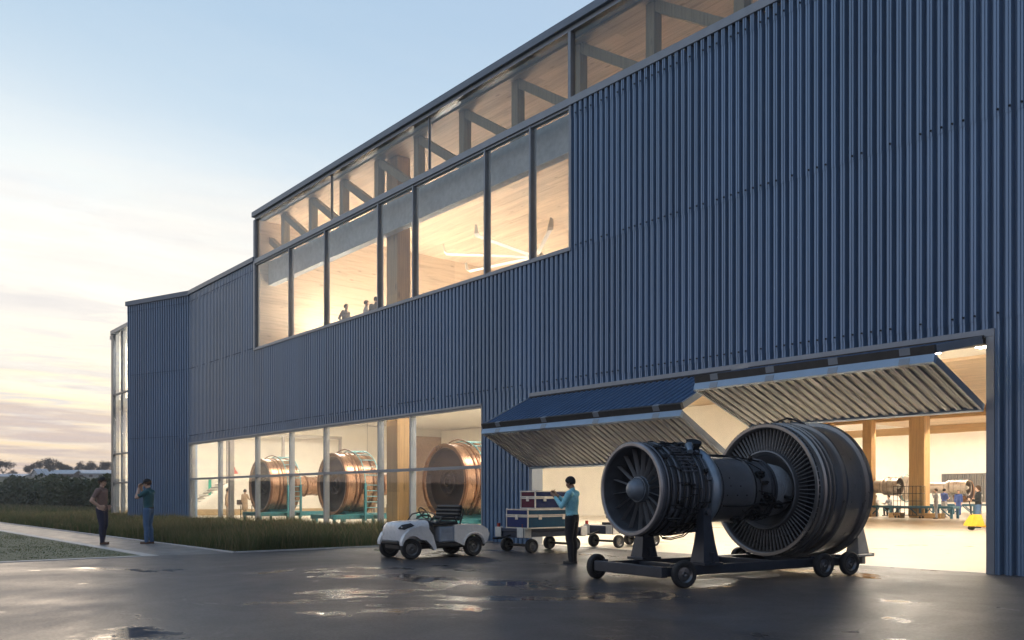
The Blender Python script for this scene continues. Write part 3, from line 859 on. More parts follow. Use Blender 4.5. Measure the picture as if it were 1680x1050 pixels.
    # lifting hoop on top of the fan case
    MB().tube([(-.36+.12*i, 3.45+.055*i, za+1.13+.145*math.sin(math.pi*i/6)-.05*abs(i-3)/3) for i in range(7)], .018, 8).build('lifting_hoop', P['pipe'], fc)
    rg = random.Random(11)
    # circumferential pipes over the front casing
    for k, (t0, r) in enumerate(((.12,.722),(.17,.726),(.22,.722),(.29,.728),(.345,.724),(.43,.73),(.50,.722),(.58,.726),(.655,.722),(.74,.727),(.81,.72),(.885,.72),(.96,.712))):
        a0 = rg.uniform(-70, 20) if k % 3 else 0; a1 = a0+rg.uniform(120, 260) if k % 3 else 360
        m = P['pipe'] if k % 2 else P['pipe2']
        MB().tube(ring_pts(r, t0, za, 44, a0, a1), rg.choice((.010,.014,.018)), 6, closed=(a1-a0 == 360)).build('pipe', m, e)
    if full:
        # axial pipes with kinks, on the side that shows
        for k in range(26):
            a = R(rg.uniform(15, 165)) if k < 20 else R(rg.uniform(190, 340))
            r = rg.uniform(.735, .765); t0 = rg.uniform(.08, .5); t1 = t0+rg.uniform(.2, .75); t1 = min(t1, 1.12)
            da = R(rg.uniform(-9, 9)); q = lambda aa, rr, tt: (rr*math.sin(aa), tt, za+rr*math.cos(aa))
            pts = [q(a, r-.04, t0), q(a, r, t0+.03), q(a, r, (t0+t1)/2-.04), q(a+da, r+.006, (t0+t1)/2+.04), q(a+da, r-.01, t1-.03), q(a+da, r-.06, t1)]
            MB().tube(pts, rg.choice((.009,.012,.016)), 6).build('pipe', P['pipe'], e)
        # clamp blocks and actuators
        for k in range(22):
            a = R(rg.uniform(-30, 170)); t0 = rg.uniform(.12, 1.0); r = .73
            Mx = Matrix.Translation((r*math.sin(a), t0, za+r*math.cos(a))) @ Matrix.Rotation(a, 4, 'Y')
            MB().box(-rg.uniform(.015,.05),-rg.uniform(.02,.06),-.03,rg.uniform(.015,.05),rg.uniform(.02,.06),rg.uniform(.015,.045), b=.006, M=Mx).build('clamp_block', P['pipe'] if k % 3 else P['case'], e)
        # slatted grille of actuator rods on the upper side
        for k in range(9):
            a = R(28+k*5); q = lambda rr, tt: (rr*math.sin(a), tt, za+rr*math.cos(a))
            MB().bar(q(.745,.42), q(.745,.72), .018, .018).build('rod', P['pipe2'], e)
        # fittings on the core casing
        for k, (ang, t0, s) in enumerate(((62,2.36,.10),(78,2.42,.06),(100,2.50,.09),(112,2.46,.11),(118,2.80,.10),(104,3.02,.05),(130,2.3,.12),(140,2.55,.10),(20,2.45,.05),(150,2.0,.1))):
            a = R(ang); r = .51
            Mx = Matrix.Translation((r*math.sin(a), t0, za+r*math.cos(a))) @ Matrix.Rotation(a, 4, 'Y')
            mb = MB(); mb.box(-s*.55,-s*.8,-.05,s*.55,s*.8,.07, b=.012, M=Mx); mb.cyl(Mx @ Vector((0,-s*.5,.06)), Mx @ Vector((0,-s*.5,.12)), s*.3, n=10); mb.cyl(Mx @ Vector((0,s*.4,.05)), Mx @ Vector((0,s*.4,.10)), s*.22, n=8)
            mb.build('fuel_unit', P['pipe'], e)
        def run(pts, r=.013, nm='pipe', m='pipe'):
            MB().tube([(rr*math.sin(R(a)), t0, za+rr*math.cos(R(a))) for a, rr, t0 in pts], r, 7).build(nm, P[m], e)
        run([(60,.54,2.25),(62,.56,2.3),(80,.56,2.32),(98,.56,2.33),(100,.58,2.55),(104,.57,2.62),(112,.55,2.70)])
        run([(92,.56,2.26),(96,.57,2.50),(99,.56,2.56),(108,.56,2.58)], .010)
        run([(110,.55,2.4),(113,.57,2.6),(115,.55,2.9),(114,.50,3.15)], .018)
        run([(118,.56,1.5),(118,.58,1.8),(117,.57,2.1),(112,.58,2.3),(112,.57,2.5)], .016)
        run([(10,.56,1.4),(8,.575,1.8),(14,.56,2.2),(22,.54,2.5),(24,.52,2.7)], .016)
        run([(16,.57,1.45),(18,.57,2.0),(40,.55,2.3),(52,.54,2.45)], .010)
        run([(150,.56,1.3),(152,.62,1.0),(165,.75,.9),(170,.78,.7),(168,.77,.5),(160,.74,.35)], .010)
        run([(158,.6,1.3),(160,.66,1.1),(172,.76,1.0),(178,.8,.8),(176,.78,.6)], .010)
        run([(125,.57,2.25),(128,.60,2.35),(140,.58,2.5),(150,.55,2.6)], .02)
        # cabling cluster low on the core
        for k in range(10):
            a = 128+rg.uniform(-14, 22); t0 = 1.95+rg.uniform(0, .6)
            run([(a,.52,t0),(a+4,.57,t0+.05),(a+rg.uniform(-10,10),.58,t0+.12),(a+3,.53,t0+.2)], .012, 'cable')
        # bolt rings
        for tt, r, n in ((2.19,.565,46),(2.68,.520,52),(1.408,.582,60),(3.02,1.152,90)):
            mb = MB(); mb.lathe([(r-.006,tt-.016),(r-.001,tt-.016),(r-.001,tt+.016),(r-.006,tt+.016)], O, (0,1,0), N)
            for i in range(n):
                a = 2*math.pi*i/n
                p = Vector((r*math.sin(a), tt, za+r*math.cos(a))); d = Vector((math.sin(a), 0, math.cos(a)))
                mb.cyl(p-d*.004, p+d*.010, .010, n=6)
            mb.build('bolted_flange', P['pipe'], mid)
        mb = MB()
        for a, tt in ((84,1.62),(84,1.85),(100,1.55),(100,1.78),(100,2.0),(70,1.62)):
            a = R(a); p = Vector((.53*math.sin(a), tt, za+.53*math.cos(a))); d = Vector((math.sin(a), 0, math.cos(a)))
            mb.cyl(p, p+d*.012, .014, n=8)
        mb.build('rivet', P['pipe'], mid)
    # bleed duct with a capped port on the shoulder
    a = R(22); d = Vector((math.sin(a), -.15, math.cos(a))); p = Vector((.66*math.sin(a), 1.06, za+.66*math.cos(a)))
    mb = MB(); mb.cyl(p-d*.12, p+d*.12, .105, n=20); mb.cyl(p+d*.118, p+d*.16, .122, n=20); mb.cyl(p-d*.02, p+d*.02, .12, n=20)
    mb.build('bleed_port', P['pipe'], e)
    MB().tube([(.52, .75, za+.58), (.36, .86, za+.68), (.27, 1.0, za+.68)], [.045,.06,.075], 10).build('bleed_duct', P['manifold'], e)
    return e
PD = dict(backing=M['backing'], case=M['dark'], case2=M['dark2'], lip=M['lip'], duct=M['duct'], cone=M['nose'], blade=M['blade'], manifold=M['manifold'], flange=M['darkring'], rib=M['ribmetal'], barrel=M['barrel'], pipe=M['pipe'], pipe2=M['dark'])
PA = dict(backing=M['alloy2'], case=M['alloy'], case2=M['alloy'], lip=M['alloy'], duct=M['alloy2'], cone=M['plate'], blade=M['alloy2'], manifold=M['alloy'], flange=M['alloy2'], rib=M['alloy'], barrel=M['alloy'], pipe=M['alloy2'], pipe2=M['alloy'])
EX, EY, EROT = -9.15, -6.03, -7.0
engine('jet_engine', 'large dark gunmetal jet engine with finned fan case, standing before the open door', (EX, EY, 0), EROT, 1.462, PD)

# ---- wheels shared by the vehicles
def wheel_meshes(r, w, m_t, m_r, spokes=0):
    """axis along x, centred"""
    t = MB().lathe([(r*.62,-w*.42),(r*.88,-w*.5),(r*.97,-w*.38),(r,-w*.2),(r,w*.2),(r*.97,w*.38),(r*.88,w*.5),(r*.62,w*.42),(r*.60,0)], (0,0,0), (1,0,0), 32, close=True)
    k = MB().lathe([(.001,-w*.16),(r*.16,-w*.30),(r*.2,-w*.2),(r*.5,-w*.12),(r*.60,-w*.36),(r*.64,-w*.40),(r*.64,w*.40),(r*.60,w*.36),(r*.5,w*.12),(r*.2,w*.2),(r*.16,w*.30),(.001,w*.16)], (0,0,0), (1,0,0), 24)
    k.add([], [])
    for i in range(5):
        a = 2*math.pi*i/5
        for s in (-1, 1):
            k.cyl((s*w*.10, r*.34*math.cos(a), r*.34*math.sin(a)), (s*w*.24, r*.34*math.cos(a), r*.34*math.sin(a)), r*.05, n=6)
    return t.mesh('tyre', m_t), k.mesh('rim', m_r)
def wheel(par, meshes, loc, rotz=0):
    h = bpy.data.objects.new('wheel', None); COL.objects.link(h); h.parent = par; h.location = loc; h.rotation_euler = (0,0,R(rotz))
    link('tyre', meshes[0], h); link('rim', meshes[1], h)
    return h

# ---- transport frame under the dark engine
F = thing('transport_frame', 'dark low engine transport frame with rubber wheels and two support pedestals', 'transport frame', (EX, EY, 0), EROT)
mb = MB()
mb.box(-.80,-.10,.15,.80,.02,.31, b=.008); mb.build('front_beam', M['cartsteel'], F)
for s in (-1, 1):
    MB().box(s*.70-.07,.021,.16,s*.70+.07,4.62,.30, b=.008).build('side_beam', M['cartsteel'], F)
for y in (.75, 2.6, 3.75):
    MB().box(-.629,y-.05,.17,.629,y+.05,.29, b=.006).build('cross_beam', M['cartsteel'], F)
MB().box(-.80,4.621,.16,.80,4.72,.30, b=.008).build('rear_beam', M['greystand'], F)
wm = wheel_meshes(.205, .11, M['rubber'], M['rimdark'])
for x, y, a in ((-.93,.06,8),(.93,.22,-10),(.93,3.40,-6),(.93,4.08,-6),(-.93,3.40,4),(-.93,4.08,4)):
    wheel(F, wm, (x, y, .205), a)
    mb = MB(); s = 1 if x > 0 else -1
    mb.box(s*.771, y-.05, .19, s*.86, y+.05, .26); mb.cyl((s*.85, y, .205), (s*.90, y, .205), .03, n=10); mb.cyl((s*.70, y, .30), (s*.70, y, .335), .045, n=12)
    mb.build('axle', M['cartsteel'], F)
for s in (-1, 1):
    mb = MB(); y = .88
    mb.box(s*.70-.20,y-.20,.302,s*.70+.20,y+.20,.345, b=.006); mb.build('base_plate', M['cartsteel'], F)
    p = mb = MB()
    def tower(mb, x0, y0, z0, z1, wb, wt, lean):
        mb.loft([[(x0+sx*w/2*.85+lean*k, y0+sy*w/2, z) for sx, sy in ((-1,-1),(1,-1),(1,1),(-1,1))] for w, z, k in ((wb, z0, 0), (wb*.72, z0+(z1-z0)*.35, .35), (wt, z0+(z1-z0)*.75, .75), (wt, z1, 1))])
    tower(mb, s*.70, y, .347, 1.17, .34, .17, -s*.02)
    mb.box(s*.70-.20,y-.02,.346,s*.70+.20,y+.02,.50); ped = mb.build('pedestal', M['cartsteel'], F)
    MB().cyl((s*.60, y, 1.12), (s*.80, y, 1.12), .055, n=14).build('trunnion', M['darkring'], ped)
    mb = MB(); y = 4.52
    mb.box(s*.78-.17,y-.20,.302,s*.78+.17,y+.20,.345, b=.006); tower(mb, s*.78, y, .347, 1.22, .30, .10, -s*.03)
    mb.box(s*.78-.17,y+.201,.30,s*.78+.17,y+.23,.36)
    mb.build('rear_pedestal', M['greystand'], F)

# ---- engines behind the lower windows, on teal stands
def fan_module(label, loc, group):
    e = thing('fan_module', label, 'engine module', loc, 0, group)
    O = (0,0,1.87); L = lambda prof, nm, m, par=e, n=56, **k: MB().lathe(prof, O, (0,1,0), n, **k).build(nm, m, par)
    c = L([(1.19,.04),(1.22,-.02),(1.30,-.03),(1.34,.0),(1.35,.08),(1.32,.11),(1.33,.42),(1.38,.44),(1.38,.50),(1.34,.52),(1.34,.60),(1.39,.62),(1.39,.67),(1.345,.69),(1.35,1.25),(1.40,1.27),(1.40,1.33),(1.35,1.35),(1.35,1.55),(1.20,1.62),(.9,1.66),(.55,1.70)], 'fan_case', M['bronze'])
    for a, b_, r in ((-.035,.09,1.352),(.435,.505,1.384),(.615,.675,1.394),(1.265,1.335,1.404)):
        L([(r-.03,a),(r,a+.012),(r,b_-.012),(r-.03,b_)], 'flange', M['bronze2'], c)
    L([(1.20,.05),(1.12,.20),(.60,.26),(.52,.22),(.50,.16),(.44,.14),(.40,.16),(.38,.24),(.30,.26),(.22,.22),(.20,.14),(.14,.12),(.12,.30),(.0,.32)], 'front_cover', M['coverdark'])
    k = L([(.55,1.70),(.52,1.75),(.50,2.3),(.54,2.32),(.54,2.38),(.50,2.40),(.47,3.0),(.50,3.02),(.50,3.1),(.40,3.14),(.30,3.2),(.28,3.6),(.0,3.62)], 'core', M['bronze'])
    L([(.50,2.31),(.55,2.325),(.55,2.375),(.50,2.39)], 'flange', M['bronze2'], k)
    MB().tube([(-.45+.15*i, .35+.09*i, 1.87+1.28+.24*math.sin(math.pi*i/6)) for i in range(7)], .025, 8).build('lifting_hoop', M['bronze2'], c)
    return e
def teal_stand(label, loc, group):
    s = thing('engine_stand', label, 'engine stand', loc, 0, group)
    for x in (-.95, .95): MB().box(x-.08,-.5,.36,x+.08,4.4,.56, b=.01).build('rail', M['teal'], s)
    for y in (-.4, 1.0, 2.6, 4.2):
        MB().box(-.869,y-.06,.38,.869,y+.06,.54).build('cross_rail', M['teal'], s)
        for x in (-.95, .95): MB().box(x-.05,y-.05,0,x+.05,y+.05,.359).build('leg', M['teal'], s)
    MB().loft([[(-1.0,.15,.561),(1.0,.15,.561),(1.0,1.3,.561),(-1.0,1.3,.561)],[(-.62,.2,.72),(.62,.2,.72),(.62,1.2,.72),(-.62,1.2,.72)]]).build('cradle', M['teal'], s)
    for x in (-1.46, 1.46):
        for y in (.80, 1.48):
            MB().box(x-.045,y-.045,.30,x+.045,y+.045,1.9).build('upright', M['teal'], s)
        MB().box(min(x*.72,x),.76,.40,max(x*.72,x),.86,.52).build('outrigger', M['teal'], s)
        MB().box(min(x*.72,x),1.44,.40,max(x*.72,x),1.54,.52).build('outrigger', M['teal'], s)
        for z in [.62+.24*i for i in range(6)]:
            MB().cyl((x,.845,z),(x,1.435,z),.018,n=8).build('rung', M['tealrod'], s)
    for y in (.80, 1.48):
        MB().tube(ring_pts(1.46, y, 1.87, 30, -95, 95), .026, 8).build('hoop', M['tealrod'], s)
    for a in range(-75, 90, 15):
        p = lambda y: (1.46*math.sin(R(a)), y, 1.87+1.46*math.cos(R(a)))
        MB().cyl(p(.80), p(1.48), .018, n=8).build('rung', M['tealrod'], s)
    return s
GA, GS = 'bronze engine modules behind the lower windows', 'teal stands under the bronze modules'
f0 = fan_module('bronze engine fan module nearest the wide timber column and golf cart', (-25.2, 1.75, 0), GA)
s0 = teal_stand('teal engine stand nearest the golf cart, caging the rightmost bronze module', (-25.2, 1.75, 0), GS)
for x, y, l, l2 in ((-33.8, 1.9, 'bronze engine fan module in the middle of the row of three', 'teal engine stand in the middle, left of the timber column'), (-41.3, 1.9, 'bronze engine fan module farthest left, beside the two people in tan coats', 'teal engine stand farthest left, beside the people in tan coats')):
    dup(f0, (x, y, 0), label=l); dup(s0, (x, y, 0), label=l2)

# ---- pale engines deep in the hall, on long blue-teal benches
GP = 'pale engines on benches at the back of the hall'
p0 = engine('jet_engine', 'pale alloy jet engine with white nose cone, left of the big timber post', (-26.7, 38.3, 0), 90, 2.45, PA, False, GP)
p0.scale = (.8,)*3
p1_ = dup(p0, (-27.6, 50.5, 0), label='pale alloy jet engine with white nose cone, right of the big timber post'); p1_.scale = (.76, 1.12, .8)
for yy in (3.15, 4.1): MB().lathe([(1.33,yy-.04),(1.40,yy),(1.33,yy+.04),(1.30,yy)], (0,0,2.45), (0,1,0), 40, close=True).build('hoop', M['tealrod'], p1_)
fm = fan_module('short pale engine fan case with teal hoops before the grey louvred panel', (-28.3, 52.5, .55), None)
fm.rotation_euler = (0, 0, R(90)); fm.scale = (.62,)*3
MB().lathe([(1.47,1.0),(1.50,1.03),(1.47,1.06),(1.44,1.03)], (0,0,1.87), (0,1,0), 40, close=True).build('hoop', M['tealrod'], fm)
def bench(label, loc, ln):
    b = thing('work_bench', label, 'bench', loc, 0, 'blue-teal engine benches at the back of the hall')
    MB().box(0,-.5,.60,ln,.5,.74, b=.01).build('top', M['benchteal'], b)
    n = max(2, int(ln/1.5)+1)
    for k in range(n):
        x = .1+(ln-.2)*k/(n-1)
        for y in (-.42, .42):
            MB().box(x-.06,y-.06,0,x+.06,y+.06,.599).build('leg', M['benchteal'], b)
        if k < n-1: MB().bar((x+.1,-.42,.15), (x+.6,-.42,.58), .05, .07).build('brace', M['benchteal'], b)
        if k: MB().bar((x-.1,-.42,.15), (x-.6,-.42,.58), .05, .07).build('brace', M['benchteal'], b)
    return b
M['benchteal'] = mat('bench_blue_teal', (.025,.115,.17), .45)
bench('long blue-teal bench under the pale engine left of the big timber post', (-31.5, 38.3, 0), 4.6)
bench('long blue-teal bench behind and right of the big timber post', (-26.6, 37.1, 0), 3.9)
bench('blue-teal bench carrying the pale engine right of the post', (-31.5, 50.5, 0), 4.6)
bench('blue-teal bench before the grey louvred panel', (-30.6, 53.6, 0), 4.2)
for lb, x0, x1 in (('low wooden chock box on the floor left of the big timber post', -26.6, -25.85), ('low wooden chock box on the floor right of the big timber post', -24.8, -23.4)):
    o = thing('wooden_box', lb, 'box', ((x0+x1)/2, 36.9, 0)); w = (x1-x0)/2
    MB().box(-w,-.3,0,w,.3,.28, b=.01).build('body', M['woodx'], o); MB().box(-w-.02,-.32,.281,w+.02,.32,.31).build('lid', M['woodx'], o)
o = thing('wire_trolley', 'tall dark wire cage trolley in front of the big timber post', 'trolley', (-25.2, 36.4, 0))
mb = MB()
for x in (-.85,-.4,.1,.55,.85):
    for y in (-.25,.25): mb.cyl((x,y,.15),(x,y,1.95),.018,n=6)
for z in (.18,.6,1.05,1.5,1.95):
    for y in (-.25,.25): mb.cyl((-.85,y,z),(.85,y,z),.018,n=6)
    for x in (-.85,.85): mb.cyl((x,-.25,z),(x,.25,z),.018,n=6)
mb.build('cage', M['black'], o)
for x in (-.75,.75):
    for y in (-.2,.2): MB().cyl((x,y-.02,.07),(x,y+.02,.07),.07,n=12).build('wheel', M['rubber'], o)
# ------------------------------------------------------------------ golf cart
G = thing('golf_cart', 'small white golf cart with black bench seat parked by the grass bed', 'golf cart', (-16.05, -5.86, 0), 0)
def arch(y0, r, n=10): return [(y0+r*math.cos(R(180-180*i/n)), .215+r*math.sin(R(180-180*i/n))) for i in range(n+1)]
def hood_sec(y, w, z0, z1, k=.55):
    pts = []
    for i in range(13):
        a = R(180-180*i/12); c, s_ = math.cos(a), math.sin(a)
        pts.append((w*math.copysign(abs(c)**k, c), y, z0+(z1-z0)*abs(s_)**k))
    return [(-w, y, z0)] + pts[1:-1] + [(w, y, z0)]
mb = MB()
mb.loft([hood_sec(y, w, z0, z1, k) for y, w, z0, z1, k in ((-.265,.27,.42,.70,.5),(-.25,.33,.38,.755,.45),(-.19,.375,.36,.79,.42),(-.06,.40,.39,.81,.40),(.15,.415,.44,.82,.40),(.34,.43,.46,.825,.40),(.46,.44,.48,.835,.38))])
mb.build('hood', M['cart_white'], G, ang=50)
for s in (-1, 1):     # front wing over the wheel with the slanting tail piece
    poly = [(-.26,.36)] + [(.0+.30*math.cos(R(170-i*17)), .215+.30*math.sin(R(170-i*17))) for i in range(9)]
    outer = [(.56,.18),(.62,.19),(.52,.50),(.40,.66),(.20,.72),(-.05,.66),(-.20,.54),(-.265,.42)]
    inner = [(-.27,.30)]+[(.27*math.cos(R(165-15*i)), .23+.27*math.sin(R(165-15*i))) for i in range(9)]+[(.34,.40),(.46,.30),(.54,.19)]
    mb = MB(); mb.prism(inner[::-1]+[(-.28,.36)]+outer[::-1][0:], lambda u, v, h: (h, u, v), s*.40, s*.505)
    mb.build('front_wing', M['cart_white'], G, ang=40)
    mb = MB(); hl = [(s*.325,-.25,.65),(s*.385,-.16,.64),(s*.420,.06,.735),(s*.395,.03,.765),(s*.345,-.17,.73)]
    nrm = Vector((s*.4,-.9,.35)).normalized()*.035
    mb.add([Vector(p)+nrm for p in hl]+[Vector(p)-nrm*1.4 for p in hl], [(0,1,2,3,4),(9,8,7,6,5)]+[(i,(i+1)%5,5+(i+1)%5,5+i) for i in range(5)])
    h = mb.build('headlight', M['head'], G)
    MB().ball(Vector((s*.36,-.18,.68))+nrm*.9, .022, 10, 6).build('bulb', M['chrome'], h)
mb = MB(); mb.box(-.30,-.22,.20,.30,.10,.42, b=.03); mb.box(-.33,.10,.20,.33,1.95,.30, b=.02); mb.box(-.485,.42,.24,.485,1.28,.335, b=.015)
mb.box(-.34,-.285,.31,.34,-.18,.41, b=.03); mb.box(-.44,1.3,.22,.44,2.0,.42, b=.02); mb.build('chassis', M['black'], G)
mb = MB(); mb.box(-.475,.72,.34,.475,1.10,.685, b=.02); mb.box(-.482,.76,.36,.482,1.08,.40, b=.008); mb.box(-.482,.78,.56,.482,1.02,.66, b=.01); mb.build('seat_box', M['cart_grey'], G)
# rear body with wheel arches
secs = [(1.10,.36,.70),(1.12,.35,.73)]
mb = MB()
low = [(1.10,.36)]+[(1.65+.285*math.cos(R(172-i*16)), .215+.285*math.sin(R(172-i*16))) for i in range(11)]+[(1.98,.30),(2.04,.36)]
top = [(2.08,.50),(2.02,.62),(1.86,.70),(1.66,.72),(1.10,.72)]
for s in (-1, 1):
    mb.prism(low+top, lambda u, v, h: (h, u, v), s*.30, s*.49)
mb.prism([(1.101,.45),(1.25,.51),(2.03,.51),(2.065,.55),(2.0,.66),(1.85,.715),(1.101,.715)], lambda u, v, h: (h, u, v), -.299, .299)
mb.build('rear_body', M['cart_white'], G, ang=40)
for s in (-1, 1):
    mb = MB(); mb.tube([(s*.492, 1.65+.31*math.cos(R(165-15*i)), .225+.31*math.sin(R(165-15*i))) for i in range(11)], .022, 8); mb.build('wheel_arch', M['cart_white'], G)
mb = MB(); mb.box(-.46,.62,.722,.46,1.22,.80, b=.03); mb.build('seat_cushion', M['seat'], G)
Mx = Matrix.Translation((0,1.22,.82)) @ Matrix.Rotation(R(-13), 4, 'X')
mb = MB()
for k in range(4): mb.box(-.46,-.03,.01+k*.085,.46,.07,.090+k*.085, b=.028, M=Mx)
mb.box(-.43,.05,.0,.43,.075,.32, M=Mx)
mb.build('backrest', M['seat'], G)
for s in (-1, 1):
    MB().tube([(s*.46,1.20,.74),(s*.475,1.10,.90),(s*.475,.95,.915),(s*.475,.76,.89),(s*.475,.70,.80),(s*.46,.70,.73)], .018, 8).build('arm_rail', M['black'], G)
    MB().tube([(s*.44,1.28,.73),(s*.44,1.36,.95),(s*.40,1.40,1.06)], .018, 8).build('back_strut', M['black'], G)
mb = MB(); mb.loft([hood_sec(y, w, .45, z1, .4) for y, w, z1 in ((.461,.43,.82),(.52,.42,.85),(.60,.40,.82))]); mb.build('dashboard', M['black'], G)
mb = MB(); mb.cyl((-.2,.50,.80),(-.2,.74,.97),.02,n=8); mb.build('steering_column', M['black'], G)
d = Vector((0,.24,.17)).normalized()
a = Vector((1,0,0)); c = d.cross(a)
MB().tube([Vector((-.2,.74,.97))+a*.15*math.cos(R(k*15))+c*.15*math.sin(R(k*15)) for k in range(24)], .014, 7, closed=True).build('steering_wheel', M['black'], G)
MB().tube([(-.45,.47,.80),(-.45,.60,.95),(-.15,.64,1.0),(.15,.64,1.0),(.45,.60,.95),(.45,.47,.80)], .014, 7).build('grab_bar', M['black'], G)
wm2 = wheel_meshes(.225, .17, M['rubber'], M['rim'])
for x, y, a in ((.42,0,-14),(-.46,0,-14),(.41,1.65,0),(-.41,1.65,0)): wheel(G, wm2, (x, y, .225), a)

# ------------------------------------------------------------------ trailers towed behind it
def trailer(label, loc):
    t_ = thing('flatbed_trailer', label, 'trailer', loc, 0, 'navy flatbed trailers by the first door')
    mb = MB(); mb.box(-.52,-.72,.50,.52,1.35,.585, b=.012); mb.build('deck', M['navy'], t_)
    mb = MB()
    for s in (-1, 1): mb.box(s*.44-.05,-.60,.38,s*.44+.05,1.22,.499)
    mb.box(-.52,-.68,.36,.52,-.60,.499); mb.box(-.52,1.22,.36,.52,1.30,.499); mb.build('chassis', M['navy'], t_)
    for sx_ in (-1, 1):
        for y in (-.70, 1.33):
            s = -1 if y < 0 else 1
            mb = MB(); mb.box(sx_*.535-.012, y-.02 if s < 0 else y-.20, .37, sx_*.535+.012, y+.20 if s < 0 else y+.02, .61, b=.008)
            mb.box(min(sx_*.30,sx_*.522), y+s*.035-.012, .37, max(sx_*.30,sx_*.522), y+s*.035+.012, .61, b=.008)
            mb.build('corner_plate', M['plate'], t_)
    for sx_ in (-1, 1):
        mb = MB(); mb.box(sx_*.46-.03,-.71,.587,sx_*.46+.03,-.65,.70, b=.005); mb.build('reflector_post', M['red'], t_)
    MB().tube([(0,-.70,.42),(0,-1.0,.36),(0,-1.22,.36)], .025, 8).build('tow_bar', M['black'], t_)
    for x in (-.46, .46):
        for y in (-.42, .98): wheel(t_, wm3, (x, y, .17))
    for y in (-.42, .98): MB().cyl((-.40,y,.17),(.40,y,.17),.03,n=8).build('axle', M['black'], t_)
    return t_
wm3 = wheel_meshes(.17, .13, M['rubber'], M['rim'])
t1 = trailer('navy flatbed trailer loaded with two flight cases beside the man in cyan', (-15.98, -2.12, 0))
t2 = dup(t1, (-16.05, .95, 0), label='navy flatbed trailer behind the front engine, carrying a dark gear unit')
def flight_case(name, label, loc, x, y, z0, zl, z1, m_side, m_end):
    c = thing(name, label, 'flight case', loc, 0, 'flight cases stacked on the first trailer')
    for nm, a, b_ in (('body', z0, zl-.006), ('lid', zl+.006, z1)):
        MB().box(-x+.01,-y+.01,a+.004,x-.01,y-.01,b_-.004).build(nm, m_side, c)
        for s in (-1, 1): MB().box(-x+.04,s*(y-.006)-.006,a+.035,x-.04,s*(y-.006)+.006,b_-.035, b=.004).build('end_panel', m_end, c)
        mb = MB(); w = .026
        for sx_ in (-1, 1):
            for sy in (-1, 1):
                mb.box(sx_*x-(w if sx_ > 0 else 0), sy*y-(w if sy > 0 else 0), a+.001, sx_*x+(0 if sx_ > 0 else w), sy*y+(0 if sy > 0 else w), b_-.001)
            for z in (a, b_-w): mb.box(sx_*x-(w if sx_ > 0 else -.0), -y+w+.001, z, sx_*x+(0 if sx_ > 0 else w), y-w-.001, z+w)
        for sy in (-1, 1):
            for z in (a, b_-w): mb.box(-x+w+.001, sy*y-(w if sy > 0 else 0), z, x-w-.001, sy*y+(0 if sy > 0 else w), z+w)
        mb.build('edge_trim', M['alu'], c)
        for sx_ in (-1, 1):
            for sy in (-1, 1):
                for z in (a, b_): MB().ball((sx_*(x-.012), sy*(y-.012), z+(.014 if z == a else -.014)), .026, 8, 6).build('corner_cap', M['alu'], c)
    for k, (px_, py) in enumerate(((0,-y-.008),)):
        MB().box(-.05,-y-.016,zl-.09,.05,-y+.001,zl+.02, b=.005).build('latch', M['alu'], c)
    for yy in (-y*.5, y*.5): MB().box(x-.001,yy-.05,zl-.09,x+.016,yy+.05,zl+.02, b=.005).build('latch', M['alu'], c)
    return c
flight_case('flight_case', 'large navy and teal flight case with white metal edges, lower of two', (-15.74+.02, -2.07, .587), .40, .76, 0, .30, .46, M['caseteal'], M['casenavy'])
flight_case('flight_case', 'smaller flight case with maroon end, stacked on top of the larger case', (-15.74, -1.87, 1.049), .27, .60, 0, .27, .43, M['casenavy'], M['maroon'])
g = thing('gear_unit', 'dark toothed gear unit riding on the second trailer behind the small engine end', 'gear unit', (-15.95, 1.05, .587))
mb = MB(); mb.box(-.36,-.42,0,.36,.55,.07, b=.01); mb.build('skid', M['black'], g)
prof = []
mb = MB(); 
gear = [((.30 if i % 2 else .235)*math.cos(2*math.pi*(i+o_)/28), (.30 if i % 2 else .235)*math.sin(2*math.pi*(i+o_)/28)) for i in range(28) for o_ in (-.35,.35)]
mb.prism(gear, lambda u, v, h: (u, h, .38+v), -.38, -.22); mb.build('gear', M['dark'], g)
MB().lathe([(.001,-.46),(.09,-.45),(.10,-.2),(.24,-.18),(.27,.0),(.25,.30),(.15,.42),(.001,.44)], (0,0,.38), (0,1,0), 28).build('housing', M['pipe'], g)
# ------------------------------------------------------------------ yellow pallet truck
Y = thing('pallet_truck', 'yellow hand pallet truck with black handle beside the woman in a vest', 'pallet truck', (-14.75, 20.2, 0), -40)
Y.scale = (1, 1, 1)
mb = MB(); mb.loft([[(-.30,-.32,.16),(.30,-.32,.16),(.30,.20,.16),(-.30,.20,.16)],[(-.30,-.30,.26),(.30,-.30,.26),(.30,.20,.26),(-.30,.20,.26)],[(-.16,-.12,.62),(.16,-.12,.62),(.16,.16,.62),(-.16,.16,.62)]]); mb.build('pump_cover', M['yellow'], Y)
for s in (-1, 1):
    MB().box(s*.19-.08,.201,.12,s*.19+.08,1.30,.19, b=.012).build('fork', M['yellow'], Y)
    MB().cyl((s*.19-.05,1.12,.05),(s*.19+.05,1.12,.05),.05,n=12).build('roller', M['rubber'], Y)
    MB().cyl((s*.08-.03,-.16,.09),(s*.08+.03,-.16,.09),.09,n=16).build('wheel', M['rubber'], Y)
mb = MB(); mb.tube([(0,-.16,.6),(0,-.24,1.15)], .022, 8); mb.tube([(-.12,-.26,1.3),(-.14,-.25,1.2),(0,-.24,1.14),(.14,-.25,1.2),(.12,-.26,1.3),(-.12,-.26,1.3)], .016, 8); mb.build('handle', M['black'], Y)

